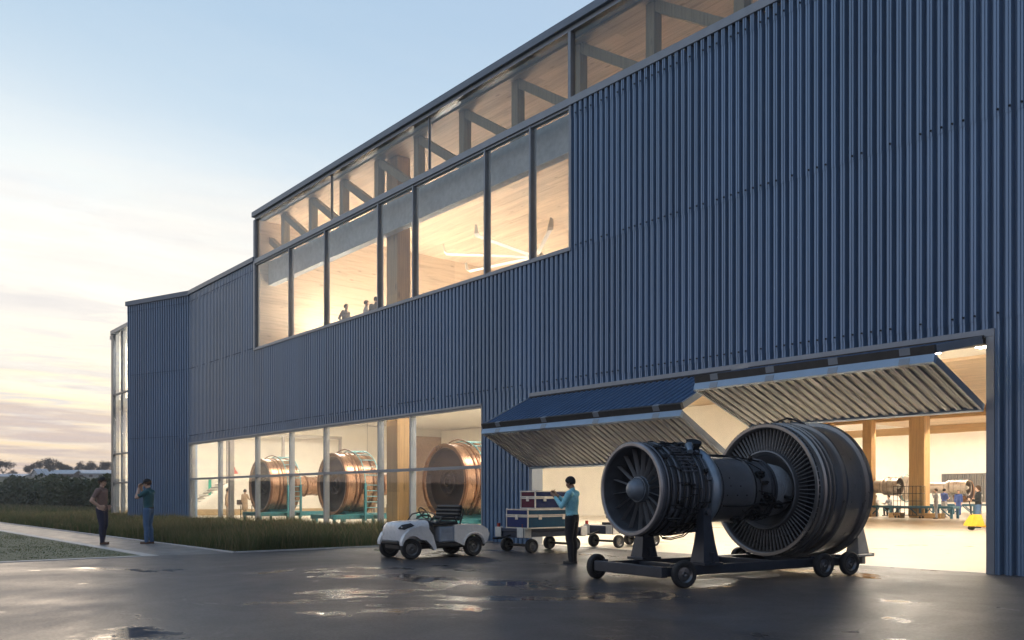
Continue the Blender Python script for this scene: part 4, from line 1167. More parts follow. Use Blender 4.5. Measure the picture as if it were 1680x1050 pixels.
# ------------------------------------------------------------------ furniture seen through the left windows
def pendant(label, loc):
    p = thing('pendant_lamp', label, 'pendant lamp', loc, 0, 'red pendant lamps')
    MB().lathe([(.05,.42),(.09,.40),(.10,.26),(.14,.22),(.24,.10),(.30,.0),(.27,.0),(.21,.10),(.10,.20)], (0,0,0), (0,0,1), 24).build('lamp_shade', M['redlamp'], p)
    MB().cyl((0,0,.42),(0,0,6.92-loc[2]),.012,n=6).build('cable', M['black'], p)
    MB().ball((0,0,.08), .06, 10, 8).build('bulb', M['bulb'], p)
    return p
M['bulb'] = glow('pendant_bulb', (1,.82,.6), 30)
pp = pendant('red pendant lamp above the two people in tan coats', (-52.9, 5.2, 2.75))
dup(pp, (-53.5, 15.1, 2.75), label='red pendant lamp between the two left bronze modules')
def table(label, loc, l=1.8):
    t_ = thing('work_table', label, 'table', loc, 0, 'work tables behind the left windows')
    MB().box(-l/2,-.4,.78,l/2,.4,.82, b=.006).build('tabletop', M['plate'], t_)
    for x in (-l/2+.05, l/2-.05):
        for y in (-.35,.35): MB().box(x-.02,y-.02,0,x+.02,y+.02,.779).build('leg', M['black'], t_)
    MB().box(-.15,-.2,.821,.30,.2,1.12, b=.01).build('instrument_box', M['coverdark'], t_)
    return t_
ta = table('thin legged work table with brown box between the two people in tan coats', (-51.3, 5.0, 0))
dup(ta, (-51.5, 14.6, 0), label='thin legged work table with brown box, in the gap between the left bronze modules')
st = thing('staircase', 'white open staircase against the far left inner wall', 'staircase', (-57.0, 3.2, 0), 0)
for k in range(11):
    MB().box(-.9,-.0+.27*k,.20+.19*k,.9,.30+.27*k,.24+.19*k).build('tread', M['steel'], st)
for s in (-1, 1): MB().bar((s*.93,-.1,.0),(s*.93,3.1,2.25),.06,.22).build('stringer', M['white'], st)
cols_ = [((.10,.50,.16),'green'),((.55,.62,.05),'yellow-green'),((.04,.42,.30),'emerald'),((.10,.50,.42),'pale teal')]
for k, ((c, nm), px_y) in enumerate(zip(cols_, (4.0, 4.75, 6.3, 7.1))):
    o = thing('hanging_strip', f'{nm} strip hanging on the cream wall behind the people in tan coats', 'wall strip', (-59.9, px_y, 1.4))
    M['strip'+str(k)] = mat('strip_'+nm.replace('-', '_').replace(' ', '_'), c, .5)
    MB().box(0,-.10,0,.03,.10,1.1, b=.004).build('strip', M['strip'+str(k)], o); MB().box(0,-.13,1.101,.05,.13,1.15).build('bracket', M['steel'], o)
# ------------------------------------------------------------------ ceiling fan upstairs
fn = thing('ceiling_fan', 'large white eight-bladed ceiling fan upstairs behind the right-hand panes', 'ceiling fan', (-30.0, 10.3, 12.35), 0)
MB().cyl((0,0,.2),(0,0,1.36),.06,n=12).build('rod', M['fanwhite'] if 'fanwhite' in M else M['soffit'], fn)
MB().lathe([(.001,-.20),(.25,-.18),(.36,-.08),(.36,.14),(.20,.24),(.001,.26)], (0,0,0), (0,0,1), 28).build('hub', M['soffit'], fn)
mb = MB(); mb.loft([[(.30,-.10,-.01),(.30,.10,.03),(.30,.10,.05),(.30,-.10,.02)],[(4.1,-.10,-.01),(4.1,.10,.03),(4.1,.10,.05),(4.1,-.10,.02)]])
mb.loft([[(4.10,-.12,-.02),(4.10,.12,.02),(4.10,.12,.05),(4.10,-.12,.02)],[(4.22,-.11,.10),(4.22,.11,.12),(4.19,.11,.14),(4.19,-.11,.12)],[(4.27,-.02,.50),(4.27,.10,.42),(4.25,.10,.42),(4.25,-.02,.50)]])
bl = mb.mesh('blade', M['soffit'])
for k in range(8): link('blade', bl, fn, (0,0,0), (0,0,R(45*k+12)))
# ------------------------------------------------------------------ people
def seg_d(p, a, c):
    ab = c-a; t_ = max(0, min(1, (p-a).dot(ab)/max(1e-9, ab.length_squared)))
    return (p-(a+ab*t_)).length
def limb(mb, pts, rs, n=12):
    """tapered limb with round ends through joints"""
    pts = [Vector(p) for p in pts]; P2, R2 = [], []
    for i in range(len(pts)-1):
        for k in range(5):
            f = k/5; P2.append(pts[i].lerp(pts[i+1], f)); R2.append(rs[i]*(1-f)+rs[i+1]*f)
    P2.append(pts[-1]); R2.append(rs[-1])
    mb.tube(P2, R2, n)
    for p, r in zip(pts, rs): mb.ball(p, r*.99, n, 8)
def hand(mb, w, d, palm_n, s, curl, side, fine):
    """palm, four bent fingers and a thumb; w wrist, d direction, palm_n palm normal"""
    w, d, pn = Vector(w), Vector(d).normalized(), Vector(palm_n).normalized()
    pn = (pn - d*pn.dot(d)).normalized(); sd_ = d.cross(pn)*side
    for k in range(4):
        limb(mb, [w+sd_*(k-1.5)*.006*s*1.8, w+d*.052*s+sd_*(k-1.5)*.0115*s*1.7], [.010*s*1.3, .0098*s*1.25], 8)
    for k, ln in enumerate((.040,.046,.043,.034)):
        b0 = w+d*.055*s+sd_*(k-1.5)*.0118*s*1.7; a1, a2 = curl*.6, curl*1.5
        d1 = d*math.cos(a1)+pn*math.sin(a1); d2 = d*math.cos(a2)+pn*math.sin(a2)
        m_ = b0+d1*ln*s*.55; e_ = m_+d2*ln*s*.55
        limb(mb, [b0, m_, e_], [.0052*s*1.3, .0047*s*1.3, .0040*s*1.3], 7)
    t0 = w+d*.016*s-sd_*.018*s
    t1 = t0+(d*.6-sd_*.8).normalized()*.026*s; t2 = t1+(d*.85-sd_*.25+pn*.45).normalized()*.026*s
    limb(mb, [t0, t1, t2], [.0085*s*1.2, .0062*s*1.2, .005*s*1.2], 8)

def person(label, loc, rotz, H, cols, J={}, vox=.011, cap=None, hair='hair', sleeve=.55, coat=None, eyes=False, extra=None, seated=False, longhair=False, headturn=(0,0), group=None):
    """stands facing local -Y; joints are fractions of the height"""
    D = dict(pelvis=(0,.005,.525), waist=(0,.0,.605), chest=(0,.005,.725), neck=(0,.012,.825), skull=(0,-.004,.872),
             hl=(.050,.005,.505), kl=(.055,-.008,.285), al=(.058,.018,.045), hr=(-.050,.005,.505), kr=(-.055,-.008,.285), ar=(-.058,.018,.045),
             sl=(.103,.012,.797), el=(.130,.025,.625), wl=(.125,-.025,.485), sr=(-.103,.012,.797), er=(-.130,.025,.625), wr=(-.125,-.025,.485),
             dl=(0,-.1,-1), dr=(0,-.1,-1), nl=(-1,0,0), nr=(1,0,0), curl=.5)
    D.update(J)
    V_ = {k: Vector(v)*H for k, v in D.items() if k not in ('dl','dr','nl','nr','curl')}
    mb = MB()
    # torso as one lofted tube of ovals
    up = [('pelvis', -.045, .078, .060), ('pelvis', .0, .096, .072), ('pelvis', .035, .093, .069), ('waist', .0, .090, .066), ('chest', -.055, .098, .070), ('chest', .0, .108, .074), ('chest', .05, .108, .067), ('neck', -.028, .088, .052), ('neck', -.012, .052, .038)]
    axis = (V_['neck']-V_['pelvis']).normalized(); sx_ = (V_['sl']-V_['sr']).normalized(); fy = axis.cross(sx_).normalized()
    secs = []
    for j, o_, rx, ry in up:
        c = V_[j]+axis*o_*H
        secs.append([c+sx_*rx*H*math.cos(2*math.pi*i/20)+fy*ry*H*math.sin(2*math.pi*i/20) for i in range(20)])
    mb.loft(secs)
    limb(mb, [V_['neck']-axis*.02*H, V_['skull']+Vector((0,.008*H,0))], [.036*H, .031*H])
    for s in 'lr':
        limb(mb, [V_['h'+s]+Vector((0,0,.02*H)), V_['h'+s].lerp(V_['k'+s], .4), V_['k'+s]], [.064*H, .057*H, .043*H], 14)
        k_, a_ = V_['k'+s], V_['a'+s]; cd = Vector((0,.010*H,0))
        limb(mb, [k_, k_.lerp(a_, .3)+cd, k_.lerp(a_, .75), a_], [.042*H, .041*H, .034*H, .031*H], 14)
        limb(mb, [a_+Vector((0,.012*H,-.022*H)), a_+Vector((0,-.075*H,-.030*H))], [.018*H, .014*H], 10)
        limb(mb, [V_['s'+s]-sx_*(.02*H if s == 'l' else -.02*H), V_['s'+s], V_['s'+s].lerp(V_['e'+s], .5), V_['e'+s]], [.046*H, .044*H, .035*H, .029*H])
        e_, w_ = V_['e'+s], V_['w'+s]
        limb(mb, [e_, e_.lerp(w_, .3), w_], [.029*H, .0275*H, .0175*H])
        hand(mb, w_, D['d'+s], D['n'+s], H*.95, D['curl'], 1 if s == 'l' else -1, vox < .015)
    # head
    hz, hx = R(headturn[0]), R(headturn[1])
    HM = Matrix.Translation(V_['skull']) @ Matrix.Rotation(hz, 4, 'Z') @ Matrix.Rotation(hx, 4, 'X')
    h = lambda x, y, z: HM @ (Vector((x, y, z))*H)
    rot = HM.to_3x3()
    hb = lambda c, r, n=14, m=10: mb.ball(h(*c), tuple(q*H for q in r), n, m, M=rot.to_4x4())
    hb((0,.004,.068), (.042,.053,.052)); hb((0,-.016,.040), (.036,.036,.046)); hb((0,-.028,.014), (.024,.022,.017)); hb((0,-.040,.080), (.034,.012,.018))
    for s in (-1, 1): hb((s*.043,.006,.048), (.006,.011,.018), 10, 8); hb((s*.024,-.040,.036), (.012,.010,.012), 8, 6)
    mb.loft([[h(-.006,-.048,.064),h(.006,-.048,.064),h(.005,-.040,.062),h(-.005,-.040,.062)],[h(-.011,-.060,.036),h(.011,-.060,.036),h(.010,-.036,.034),h(-.010,-.036,.034)]])
    hb((0,-.049,.024), (.014,.006,.004), 8, 6)
    # fuse into one skin
    raw = mb.mesh('body_raw', [])
    ro = bpy.data.objects.new('body_raw', raw); COL.objects.link(ro)
    rm = ro.modifiers.new('r', 'REMESH'); rm.mode = 'VOXEL'; rm.voxel_size = vox*H/1.8
    sm = ro.modifiers.new('s', 'SMOOTH'); sm.iterations = 3 if vox < .015 else 2; sm.factor = .4
    dg = bpy.context.evaluated_depsgraph_get(); dg.update()
    me = bpy.data.meshes.new_from_object(ro.evaluated_get(dg))
    bpy.data.objects.remove(ro); me.name = 'body'
    skin, top, leg, shoe = [M[cols[k]] for k in ('skin','top','leg','shoe')]
    me.materials.clear()
    for m_ in (skin, top, leg, shoe): me.materials.append(m_)
    co_ = np.empty(len(me.polygons)*3); me.polygons.foreach_get('center', co_); co_ = co_.reshape(-1, 3)
    bones = [('pelvis','pelvis',.075,2),('waist','chest',.085,1),('pelvis','waist',.078,1),('chest','neck',.052,1)]
    for s in 'lr':
        bones += [('h'+s,'k'+s,.045,2),('k'+s,'a'+s,.030,2),('s'+s,'e'+s,.033,('arm',sleeve)),('e'+s,'w'+s,.022,('fore',sleeve))]
    best = np.full(len(co_), 1e9); mi = np.zeros(len(co_), dtype=np.int32)
    def put(a, c, r, m_):
        nonlocal best, mi
        ab = c-a; l2 = max(1e-9, ab.dot(ab))
        t_ = np.clip((co_-a)@ab/l2, 0, 1)
        d_ = np.linalg.norm(co_-(a+t_[:,None]*ab), axis=1)-r*H
        if isinstance(m_, tuple):
            lim = m_[1]*2 if m_[0] == 'arm' else m_[1]*2-1
            mm = np.where(t_ < lim, 1, 0)
        else: mm = np.full(len(co_), m_)
        k_ = d_ < best
        best = np.where(k_, d_, best); mi = np.where(k_, mm, mi).astype(np.int32)
    for a, c, r, m_ in bones: put(np.array(V_[a]), np.array(V_[c]), r, m_)
    put(np.array(h(0,0,.03)), np.array(h(0,0,.07)), .045, 0); put(np.array(V_['neck'].lerp(V_['skull'], .25)), np.array(V_['skull']), .036, 0)
    for s in 'lr':
        put(np.array(V_['w'+s]), np.array(V_['w'+s]+Vector(D['d'+s]).normalized()*.09*H), .02, 0)
        a_ = V_['a'+s]
        put(np.array(a_+Vector((0,.012*H,-.024*H))), np.array(a_+Vector((0,-.08*H,-.03*H))), .022, 3)
    belt = V_['pelvis']+axis*.030*H
    sel = (np.abs((co_-np.array(belt))@np.array(axis)) < .25*H) & np.isin(mi, (1,2)) & (np.linalg.norm(co_[:,:2]-np.array(belt)[:2], axis=1) < .105*H)
    if not seated:
        mi[sel & ((co_-np.array(belt))@np.array(axis) > 0) & (mi == 2)] = 1
        mi[sel & ((co_-np.array(belt))@np.array(axis) <= 0) & (mi == 1)] = 2
    me.polygons.foreach_set('material_index', mi)
    me.polygons.foreach_set('use_smooth', np.ones(len(me.polygons), dtype=bool))
    root = thing('person', label, 'person', loc, rotz, group)
    link('body', me, root)
    # shoes: soles with heels
    for s in 'lr':
        a_ = V_['a'+s]
        so_ = MB(); x0 = a_.x; z0 = a_.z-.045*H
        outl = [(.020,.026),(.023,.0),(.020,-.03),(.026,-.06),(.022,-.085),(.008,-.097),(-.008,-.097),(-.022,-.085),(-.026,-.06),(-.020,-.03),(-.023,.0),(-.020,.026),(0,.036)]
        so_.loft([[Vector((x0+u*H*k, a_.y+v*H, z0+z*H)) for u, v in outl] for k, z in ((1,0.0),(1.04,.008),(.98,.020),(.78,.032))])
        so_.build('shoe', shoe, root)
    # hair or cap
    hm = MB()
    def dome(zc, fr, sc, cutf):
        vs, fs = [], []; n, m_ = 24, 10
        for j in range(m_+1):
            for i in range(n):
                a = 2*math.pi*i/n; front = -math.cos(a)         # a = 0 is the back
                pmax = R(fr + (cutf-fr)*max(0, front)**.8) if front > -.2 else R(fr)
                p = pmax*j/m_
                vs.append(h(.044*sc*math.sin(p)*math.sin(a), .004+.056*sc*math.sin(p)*math.cos(a), zc+.055*sc*math.cos(p)))
        for j in range(m_):
            for i in range(n): fs.append((j*n+i, j*n+(i+1)%n, (j+1)*n+(i+1)%n, (j+1)*n+i))
        return vs, fs
    if hair:
        vs, fs = dome(.068, 128 if not longhair else 150, 1.06 if not longhair else 1.09, 62); hm.add(vs, fs)
        if longhair: hm.ball(h(0,.052,.03), (.030*H,.022*H,.05*H), 12, 8)
        o = hm.build('hair', M[hair], root); sm_ = o.modifiers.new('thick', 'SOLIDIFY'); sm_.thickness = .004*H; sm_.offset = 1
    if cap:
        cm = MB(); vs, fs = dome(.071, 84, 1.13, 84); cm.add(vs, fs)
        br_ = []
        for z_ in (.068,.0715):
            br_.append([h(.047*math.sin(R(a)), -.040-.050*max(0, math.cos(R(a)))**.6, z_-.004*max(0, math.cos(R(a)))) for a in range(-95, 96, 19)])
        k_ = len(br_[0]); cm.add(br_[0]+br_[1], [tuple(range(k_)), tuple(range(k_, 2*k_))]+[(i, (i+1)%k_, k_+(i+1)%k_, k_+i) for i in range(k_)])
        o = cm.build('cap', M[cap], root); sm_ = o.modifiers.new('thick', 'SOLIDIFY'); sm_.thickness = .003*H; sm_.offset = 1
    if eyes:
        for s in (-1, 1):
            em = MB(); em.ball(h(s*.0165,-.0455,.058), .0062*H, 10, 8); em.ball(h(s*.0165,-.0498,.058), .0035*H, 8, 6, 1); em.build('eye', [M['paper'], M['hair']], root)
    if coat:
        cm = MB(); hem = coat[1]; secs = []
        for z_, rx, ry in ((.74,.118,.084),(.66,.108,.080),(.60,.104,.078),(.52,.110,.084),(max(hem, .44),.114,.088),(hem,.120 if hem < .44 else .115,.092)):
            secs.append([Vector((rx*H*math.sin(2*math.pi*i/26), .003*H+ry*H*math.cos(2*math.pi*i/26), z_*H)) for i in range(26)])
        cm.loft(secs, caps=False)
        o = cm.build('coat', M[coat[0]], root); sm_ = o.modifiers.new('thick', 'SOLIDIFY'); sm_.thickness = .01
    elif not seated:
        b_ = MB(); secs = []
        for dz, k in ((-.009,1.02),(-.008,1.05),(.008,1.05),(.009,1.02)):
            c = belt+axis*dz*H
            secs.append([c+sx_*.0945*k*H*math.cos(2*math.pi*i/28)+fy*.0705*k*H*math.sin(2*math.pi*i/28) for i in range(28)])
        b_.loft(secs, caps=False); b_.build('belt', M['shoe'], root)
    return root

akimbo = dict(el=(.165,.088,.650), er=(-.165,.075,.650), wl=(.105,-.020,.560), wr=(-.105,-.020,.560), dl=(-.25,-.85,-.35), dr=(.25,-.85,-.35), nl=(-1,0,.1), nr=(1,0,.1), curl=.45, kl=(.060,-.012,.285), al=(.066,.028,.045), ar=(-.060,-.030,.045), kr=(-.058,-.030,.285))
person('man in brown polo shirt and black cap with hands on hips on the path', (-26.08, -9.35, 0), 138, 1.88, dict(skin='skin', top='brownshirt', leg='navytrouser', shoe='shoebrown'), akimbo, .0085, cap='cap', hair='hairbrown', sleeve=.36, eyes=True)
tohead = dict(el=(.125,-.120,.715), wl=(.045,-.125,.860), dl=(-.15,.25,.9), nl=(0,1,.1), er=(-.125,-.100,.700), wr=(-.040,-.130,.855), dr=(.15,.25,.9), nr=(0,1,.1), curl=.9, ar=(-.058,.030,.045), al=(.058,.0,.045))
person('man in dark teal shirt, jeans and cap raising both hands to his face', (-25.5, -8.28, 0), -42, 1.84, dict(skin='skin', top='tealshirt', leg='jeans', shoe='shoebrown'), tohead, .0085, cap='cap', hair='hairbrown', sleeve=.40, eyes=True, headturn=(0,12))
writing = dict(el=(.145,-.060,.655), wl=(.060,-.185,.765), dl=(-.35,-.6,.55), nl=(0,.6,.6), er=(-.140,-.075,.655), wr=(-.050,-.190,.775), dr=(.40,-.6,.55), nr=(0,.6,.6), curl=1.0, kr=(-.052,-.004,.285), ar=(-.050,.012,.045))
cy = person('man in cyan shirt and dark trousers standing by the stacked flight cases, hands raised', (-12.57, -4.04, 0), -66, 1.755, dict(skin='skin2', top='cyanshirt', leg='blacktrouser', shoe='shoe'), writing, .0085, hair='hair', sleeve=.97, eyes=True, headturn=(-6,14))
d_ = Vector((math.sin(R(-66)), -math.cos(R(-66)), 0)); p_ = Vector((-12.57,-4.04,1.41))+d_*.415
o = thing('handheld_device', 'small dark device held up by the man in the cyan shirt', 'device', p_, -66)
MB().box(-.055,-.006,-.045,.055,.006,.06, b=.005).build('body', M['black'], o); MB().box(-.048,.0061,-.036,.048,.008,.052).build('screen', M['head'], o)

FAR = .022
K = lambda top, leg, skin='skin', shoe='shoe': dict(skin=skin, top=top, leg=leg, shoe=shoe)
fold = dict(el=(.135,-.03,.64), wl=(.06,-.15,.66), dl=(-.6,-.7,.1), nl=(0,.3,1), er=(-.135,-.03,.64), wr=(-.06,-.15,.66), dr=(.6,-.7,.1), nr=(0,.3,1), curl=.8)
point = dict(er=(-.15,-.05,.66), wr=(-.14,-.20,.64), dr=(0,-1,0), curl=.5)
person('person in tan jacket and dark trousers behind the left windows, nearer the staircase', (-50.45, 3.85, 0), 150, 1.80, K('tan','khaki','skin2'), {}, FAR, sleeve=.95, coat=('tan', .44))
person('person in long tan coat behind the left windows, arm held out over the table', (-50.05, 4.75, 0), -160, 1.76, K('tan','khaki','skin2'), point, FAR, sleeve=.95, coat=('tan', .30))
person('person in pale shirt at the table between the two left bronze modules', (-50.6, 13.9, 0), 40, 1.75, K('whitecloth','khaki'), fold, FAR, sleeve=.95)
person('man in grey suit upstairs, standing alone at the window', (-32.28, 1.75, 7.585), 110, 1.80, K('suit','suit'), akimbo, FAR, sleeve=.97, coat=('suit', .44), hair='hairbrown')
person('man in white shirt upstairs with arms folded, left of the pair', (-31.05, 2.0, 7.585), 150, 1.78, K('whitecloth','suit'), fold, FAR, sleeve=.97, hair='hairbrown')
person('man in dark suit upstairs, right of the pair', (-30.55, 2.15, 7.585), -120, 1.86, K('suitdark','suitdark'), fold, FAR, sleeve=.97, coat=('suitdark', .44))
person('worker in grey-brown overalls with raised hand in front of the blue-teal bench', (-23.45, 36.1, 0), -60, 1.80, K('grey','grey'), dict(el=(.14,-.08,.70), wl=(.06,-.12,.86), dl=(-.1,.2,1), nl=(0,1,0), curl=.8), FAR, sleeve=.97, hair='hairbrown')
person('worker in bright blue shirt behind the bench, near the raised-hand worker', (-24.6, 39.8, 0), 160, 1.82, K('blueover','grey'), fold, FAR, sleeve=.5)
person('worker in blue overalls standing under the right pale engine', (-27.05, 47.6, 0), 20, 1.78, K('blueover','blueover'), {}, FAR, sleeve=.97)
person('worker in pale shirt half hidden behind the woman in a vest', (-24.2, 44.0, 0), -30, 1.76, K('whitecloth','grey'), fold, FAR, sleeve=.6)
sit = dict(pelvis=(0,.06,.30), waist=(0,.05,.38), chest=(0,.03,.50), neck=(0,.0,.60), skull=(0,-.02,.645), hl=(.05,.05,.285), kl=(.07,-.17,.285), al=(.07,-.14,.045), hr=(-.05,.05,.285), kr=(-.07,-.17,.285), ar=(-.07,-.15,.045), sl=(.103,.005,.572), sr=(-.103,.005,.572), el=(.13,-.07,.44), er=(-.13,-.07,.44), wl=(.09,-.20,.47), wr=(-.09,-.20,.47), dl=(0,-1,.1), dr=(0,-1,.1), nl=(0,0,-1), nr=(0,0,-1))
def stool(label, loc):
    s_ = thing('stool', label, 'stool', loc, 0, 'stools behind the blue-teal bench')
    MB().lathe([(.001,.44),(.18,.44),(.19,.425),(.19,.405),(.001,.40)], (0,0,0), (0,0,1), 18).build('seat', M['black'], s_)
    for a in (45,135,225,315): MB().cyl((.10*math.cos(R(a)),.10*math.sin(R(a)),.40),(.17*math.cos(R(a)),.17*math.sin(R(a)),0),.015,n=6).build('leg', M['steel'], s_)
for lb, x, rz, c, l2 in (('seated worker in pale grey shirt and dark trousers, left one behind the bench', -28.85, 12, 'whitecloth', 'round stool under the left seated worker'), ('seated worker in grey top reaching forward, right one behind the bench', -27.95, -20, 'grey', 'round stool under the right seated worker')):
    person(lb, (x, 39.35, .04), rz, 1.78, K(c,'blacktrouser'), sit, FAR, sleeve=.9, seated=True)
    stool(l2, (x+.1*math.sin(R(-rz)), 39.35+.09, 0))
person('woman with brown hair in black vest, blue sleeves and jeans beside the yellow truck', (-15.62, 22.6, 0), -55, 1.80, K('darkvest','jeans'), dict(el=(.13,.0,.64), wl=(.08,-.17,.655), dl=(-.3,-.9,.1), nl=(-1,0,0), er=(-.13,.0,.64), wr=(-.06,-.17,.665), dr=(.3,-.9,.1), nr=(1,0,0), curl=.8), .014, hair='hairbrown', sleeve=.96, longhair=True)
# ------------------------------------------------------------------ grass, hedge, far things
NR = np.random.default_rng(5)
def leaf_mat(name, cols, sc=1.5, rough=.6, trans=.25):
    m, t, b = nt(name)
    v = coords(t)
    c = ramp(t, noise(t, v, sc, 5, .65), [(.3, cols[0]), (.5, cols[1]), (.7, cols[2])])
    t.links.new(c, b.inputs['Base Color']); b.inputs['Roughness'].default_value = rough
    tr = t.nodes.new('ShaderNodeBsdfTranslucent'); t.links.new(c, tr.inputs[0])
    mx = t.nodes.new('ShaderNodeMixShader'); mx.inputs[0].default_value = trans
    out = t.nodes['Material Output']
    t.links.new(b.outputs[0], mx.inputs[1]); t.links.new(tr.outputs[0], mx.inputs[2]); t.links.new(mx.outputs[0], out.inputs[0])
    return m
M['grass'] = leaf_mat('tall_grass_blades', [(.055,.078,.024),(.092,.118,.038),(.145,.14,.056)], .8)
M['straw'] = leaf_mat('dry_grass_heads', [(.16,.12,.055),(.22,.165,.08),(.28,.21,.11)], 2)
M['shrub'] = leaf_mat('shrub_leaves', [(.028,.044,.017),(.050,.070,.026),(.082,.095,.040)], .35)
M['twig'] = leaf_mat('bare_twigs', [(.10,.085,.072),(.14,.118,.10),(.18,.15,.125)], 3, .8, .1)
M['bark'] = mat('bark', (.07,.055,.045), .85, 0, .25, 8, .3)
def np_mesh(name, verts, quads, mats, mi=None):
    me = bpy.data.meshes.new(name)
    nv, nq = len(verts), len(quads)
    me.vertices.add(nv); me.vertices.foreach_set('co', verts.astype(np.float32).ravel())
    me.loops.add(nq*4); me.loops.foreach_set('vertex_index', quads.astype(np.int32).ravel())
    me.polygons.add(nq); me.polygons.foreach_set('loop_start', np.arange(nq, dtype=np.int32)*4); me.polygons.foreach_set('loop_total', np.full(nq, 4, dtype=np.int32))
    for m in mats: me.materials.append(m)
    if mi is not None: me.polygons.foreach_set('material_index', mi.astype(np.int32))
    me.update(calc_edges=True); me.validate()
    return me
def blades(x, y, z, h, w, lean=.35):
    n = len(x); a = NR.uniform(0, 2*np.pi, n); la = NR.uniform(0, 2*np.pi, n); ll = h*NR.uniform(.05, lean, n)*2
    dx, dy = np.cos(a)*w/2, np.sin(a)*w/2
    V = np.empty((n, 6, 3))
    for k, (f, q) in enumerate(((0, 1), (.55, .8), (1, .12))):
        cx_, cy_ = x+np.cos(la)*ll*f*f, y+np.sin(la)*ll*f*f; cz_ = z+h*f*(1-.12*f)
        V[:, 2*k] = np.stack([cx_-dx*q, cy_-dy*q, cz_], 1); V[:, 2*k+1] = np.stack([cx_+dx*q, cy_+dy*q, cz_], 1)
    b_ = np.arange(n)*6
    Q = np.stack([np.stack([b_, b_+1, b_+3, b_+2], 1), np.stack([b_+2, b_+3, b_+5, b_+4], 1)], 1).reshape(-1, 4)
    return V.reshape(-1, 3), Q
def grass(name, label, x, y, h0, h1, w, straw=.12, z=0.0):
    n = len(x); h = NR.uniform(h0, h1, n)*(0.75+.5*(np.sin(x*.9+1.3*np.sin(y*.7))*.5+.5))
    V, Q = blades(x, y, np.full(n, z), h, w*NR.uniform(.6, 1.4, n))
    mi = np.repeat((NR.random(n) < straw).astype(np.int32), 2)
    k = mi[::2] == 1                                     # seed heads stand taller
    V = V.reshape(n, 6, 3); V[k, :, 2] = z + (V[k, :, 2]-z)*1.25; V = V.reshape(-1, 3)
    o = link(name, np_mesh(name, V, Q, [M['grass'], M['straw']], mi))
    return tag(o, label, 'grass', kind='stuff')
def clumpy(n, x0, x1, y0, y1, k=8):
    m_ = int(n/k); cx_, cy_ = NR.uniform(x0, x1, m_), NR.uniform(y0, y1, m_)
    x = np.repeat(cx_, k)+NR.normal(0, .09, m_*k); y = np.repeat(cy_, k)+NR.normal(0, .09, m_*k)
    s_ = (x > x0) & (x < x1) & (y > y0) & (y < y1)
    return x[s_], y[s_]
x, y = clumpy(56000, -33, -20.25, -7.85, -.12)
grass('tall_grass', 'tall unmown grass bed along the lower windows, behind the golf cart', x, y, .20, .55, .011, .20)
xa, ya = clumpy(70000, -64, -33, -7.9, -.2); s_ = ~((xa < -45.8) & (ya > (xa+45.8)*.364-.12) & (xa > -50.9))
grass('meadow_grass', 'meadow grass between the path and the far end of the hall', xa[s_], ya[s_], .16, .42, .018, .16)
xb, yb = clumpy(70000, -140, -64, -8.0, 26)
grass('meadow_grass', 'rough meadow running out to the dark shrubs', xb, yb, .18, .45, .05, .18, -.03)
# paver grass tufts
x, y = clumpy(9000, -42, -20.6, -13.5, -10.0, 5)
grass('paver_grass', 'short grass growing in the paving cells by the kerb', x, y, .015, .045, .012, .02)

def leaves(c, r, n, size):
    """n leaf quads inside an ellipsoid shell, uneven"""
    d = NR.normal(size=(n, 3)); d /= np.linalg.norm(d, axis=1)[:, None]
    rr = NR.uniform(.45, 1.05, n)**.6
    p = np.array(c)+d*np.array(r)*rr[:, None]
    u = NR.normal(size=(n, 3)); u /= np.linalg.norm(u, axis=1)[:, None]
    v = np.cross(u, NR.normal(size=(n, 3))); v /= np.linalg.norm(v, axis=1)[:, None]
    s_ = size*NR.uniform(.5, 1.3, n)[:, None]
    V = np.stack([p-u*s_, p+v*s_*.5, p+u*s_, p-v*s_*.5], 1).reshape(-1, 3)
    return V, np.arange(n*4).reshape(-1, 4)
def leaf_obj(name, blobs, size, m):
    Vs, Qs, o_ = [], [], 0
    for c, r, n in blobs:
        V, Q = leaves(c, r, n, size); Vs.append(V); Qs.append(Q+o_); o_ += len(V)
    return np_mesh(name, np.concatenate(Vs), np.concatenate(Qs), [m])
bl_ = []
for k in range(70):
    f = k/69; x_ = -170+96*f+NR.uniform(-1.5, 1.5); y_ = 4+5*f+NR.uniform(-1.2, 2.6)
    h_ = (4.1-.85*f)*NR.uniform(.62, 1.12)
    bl_.append(((x_, y_, h_*.45), (NR.uniform(1.2, 3.0), 1.5, h_*NR.uniform(.45,.6)), 620))
    if k % 2: bl_.append(((x_+1, y_+3, h_*.5), (2.2, 1.5, h_*.55), 300))
o = link('shrub_belt', leaf_obj('shrub_belt', bl_, .24, M['shrub'])); tag(o, 'dark belt of shrubs across the meadow behind the man in brown', 'shrubs', kind='stuff')
# woods on the other side of the yard (what the glazing mirrors)
bl_ = [((-330+5.2*k, -150+NR.uniform(-8, 8), NR.uniform(1.6, 2.6)), (NR.uniform(3.5, 6), 3, NR.uniform(2.6, 4.6)), 260) for k in range(62)]
o = link('far_wood', leaf_obj('far_wood', bl_, .55, M['shrub'])); tag(o, 'low dark wood on the far side of the yard', 'wood', kind='stuff')

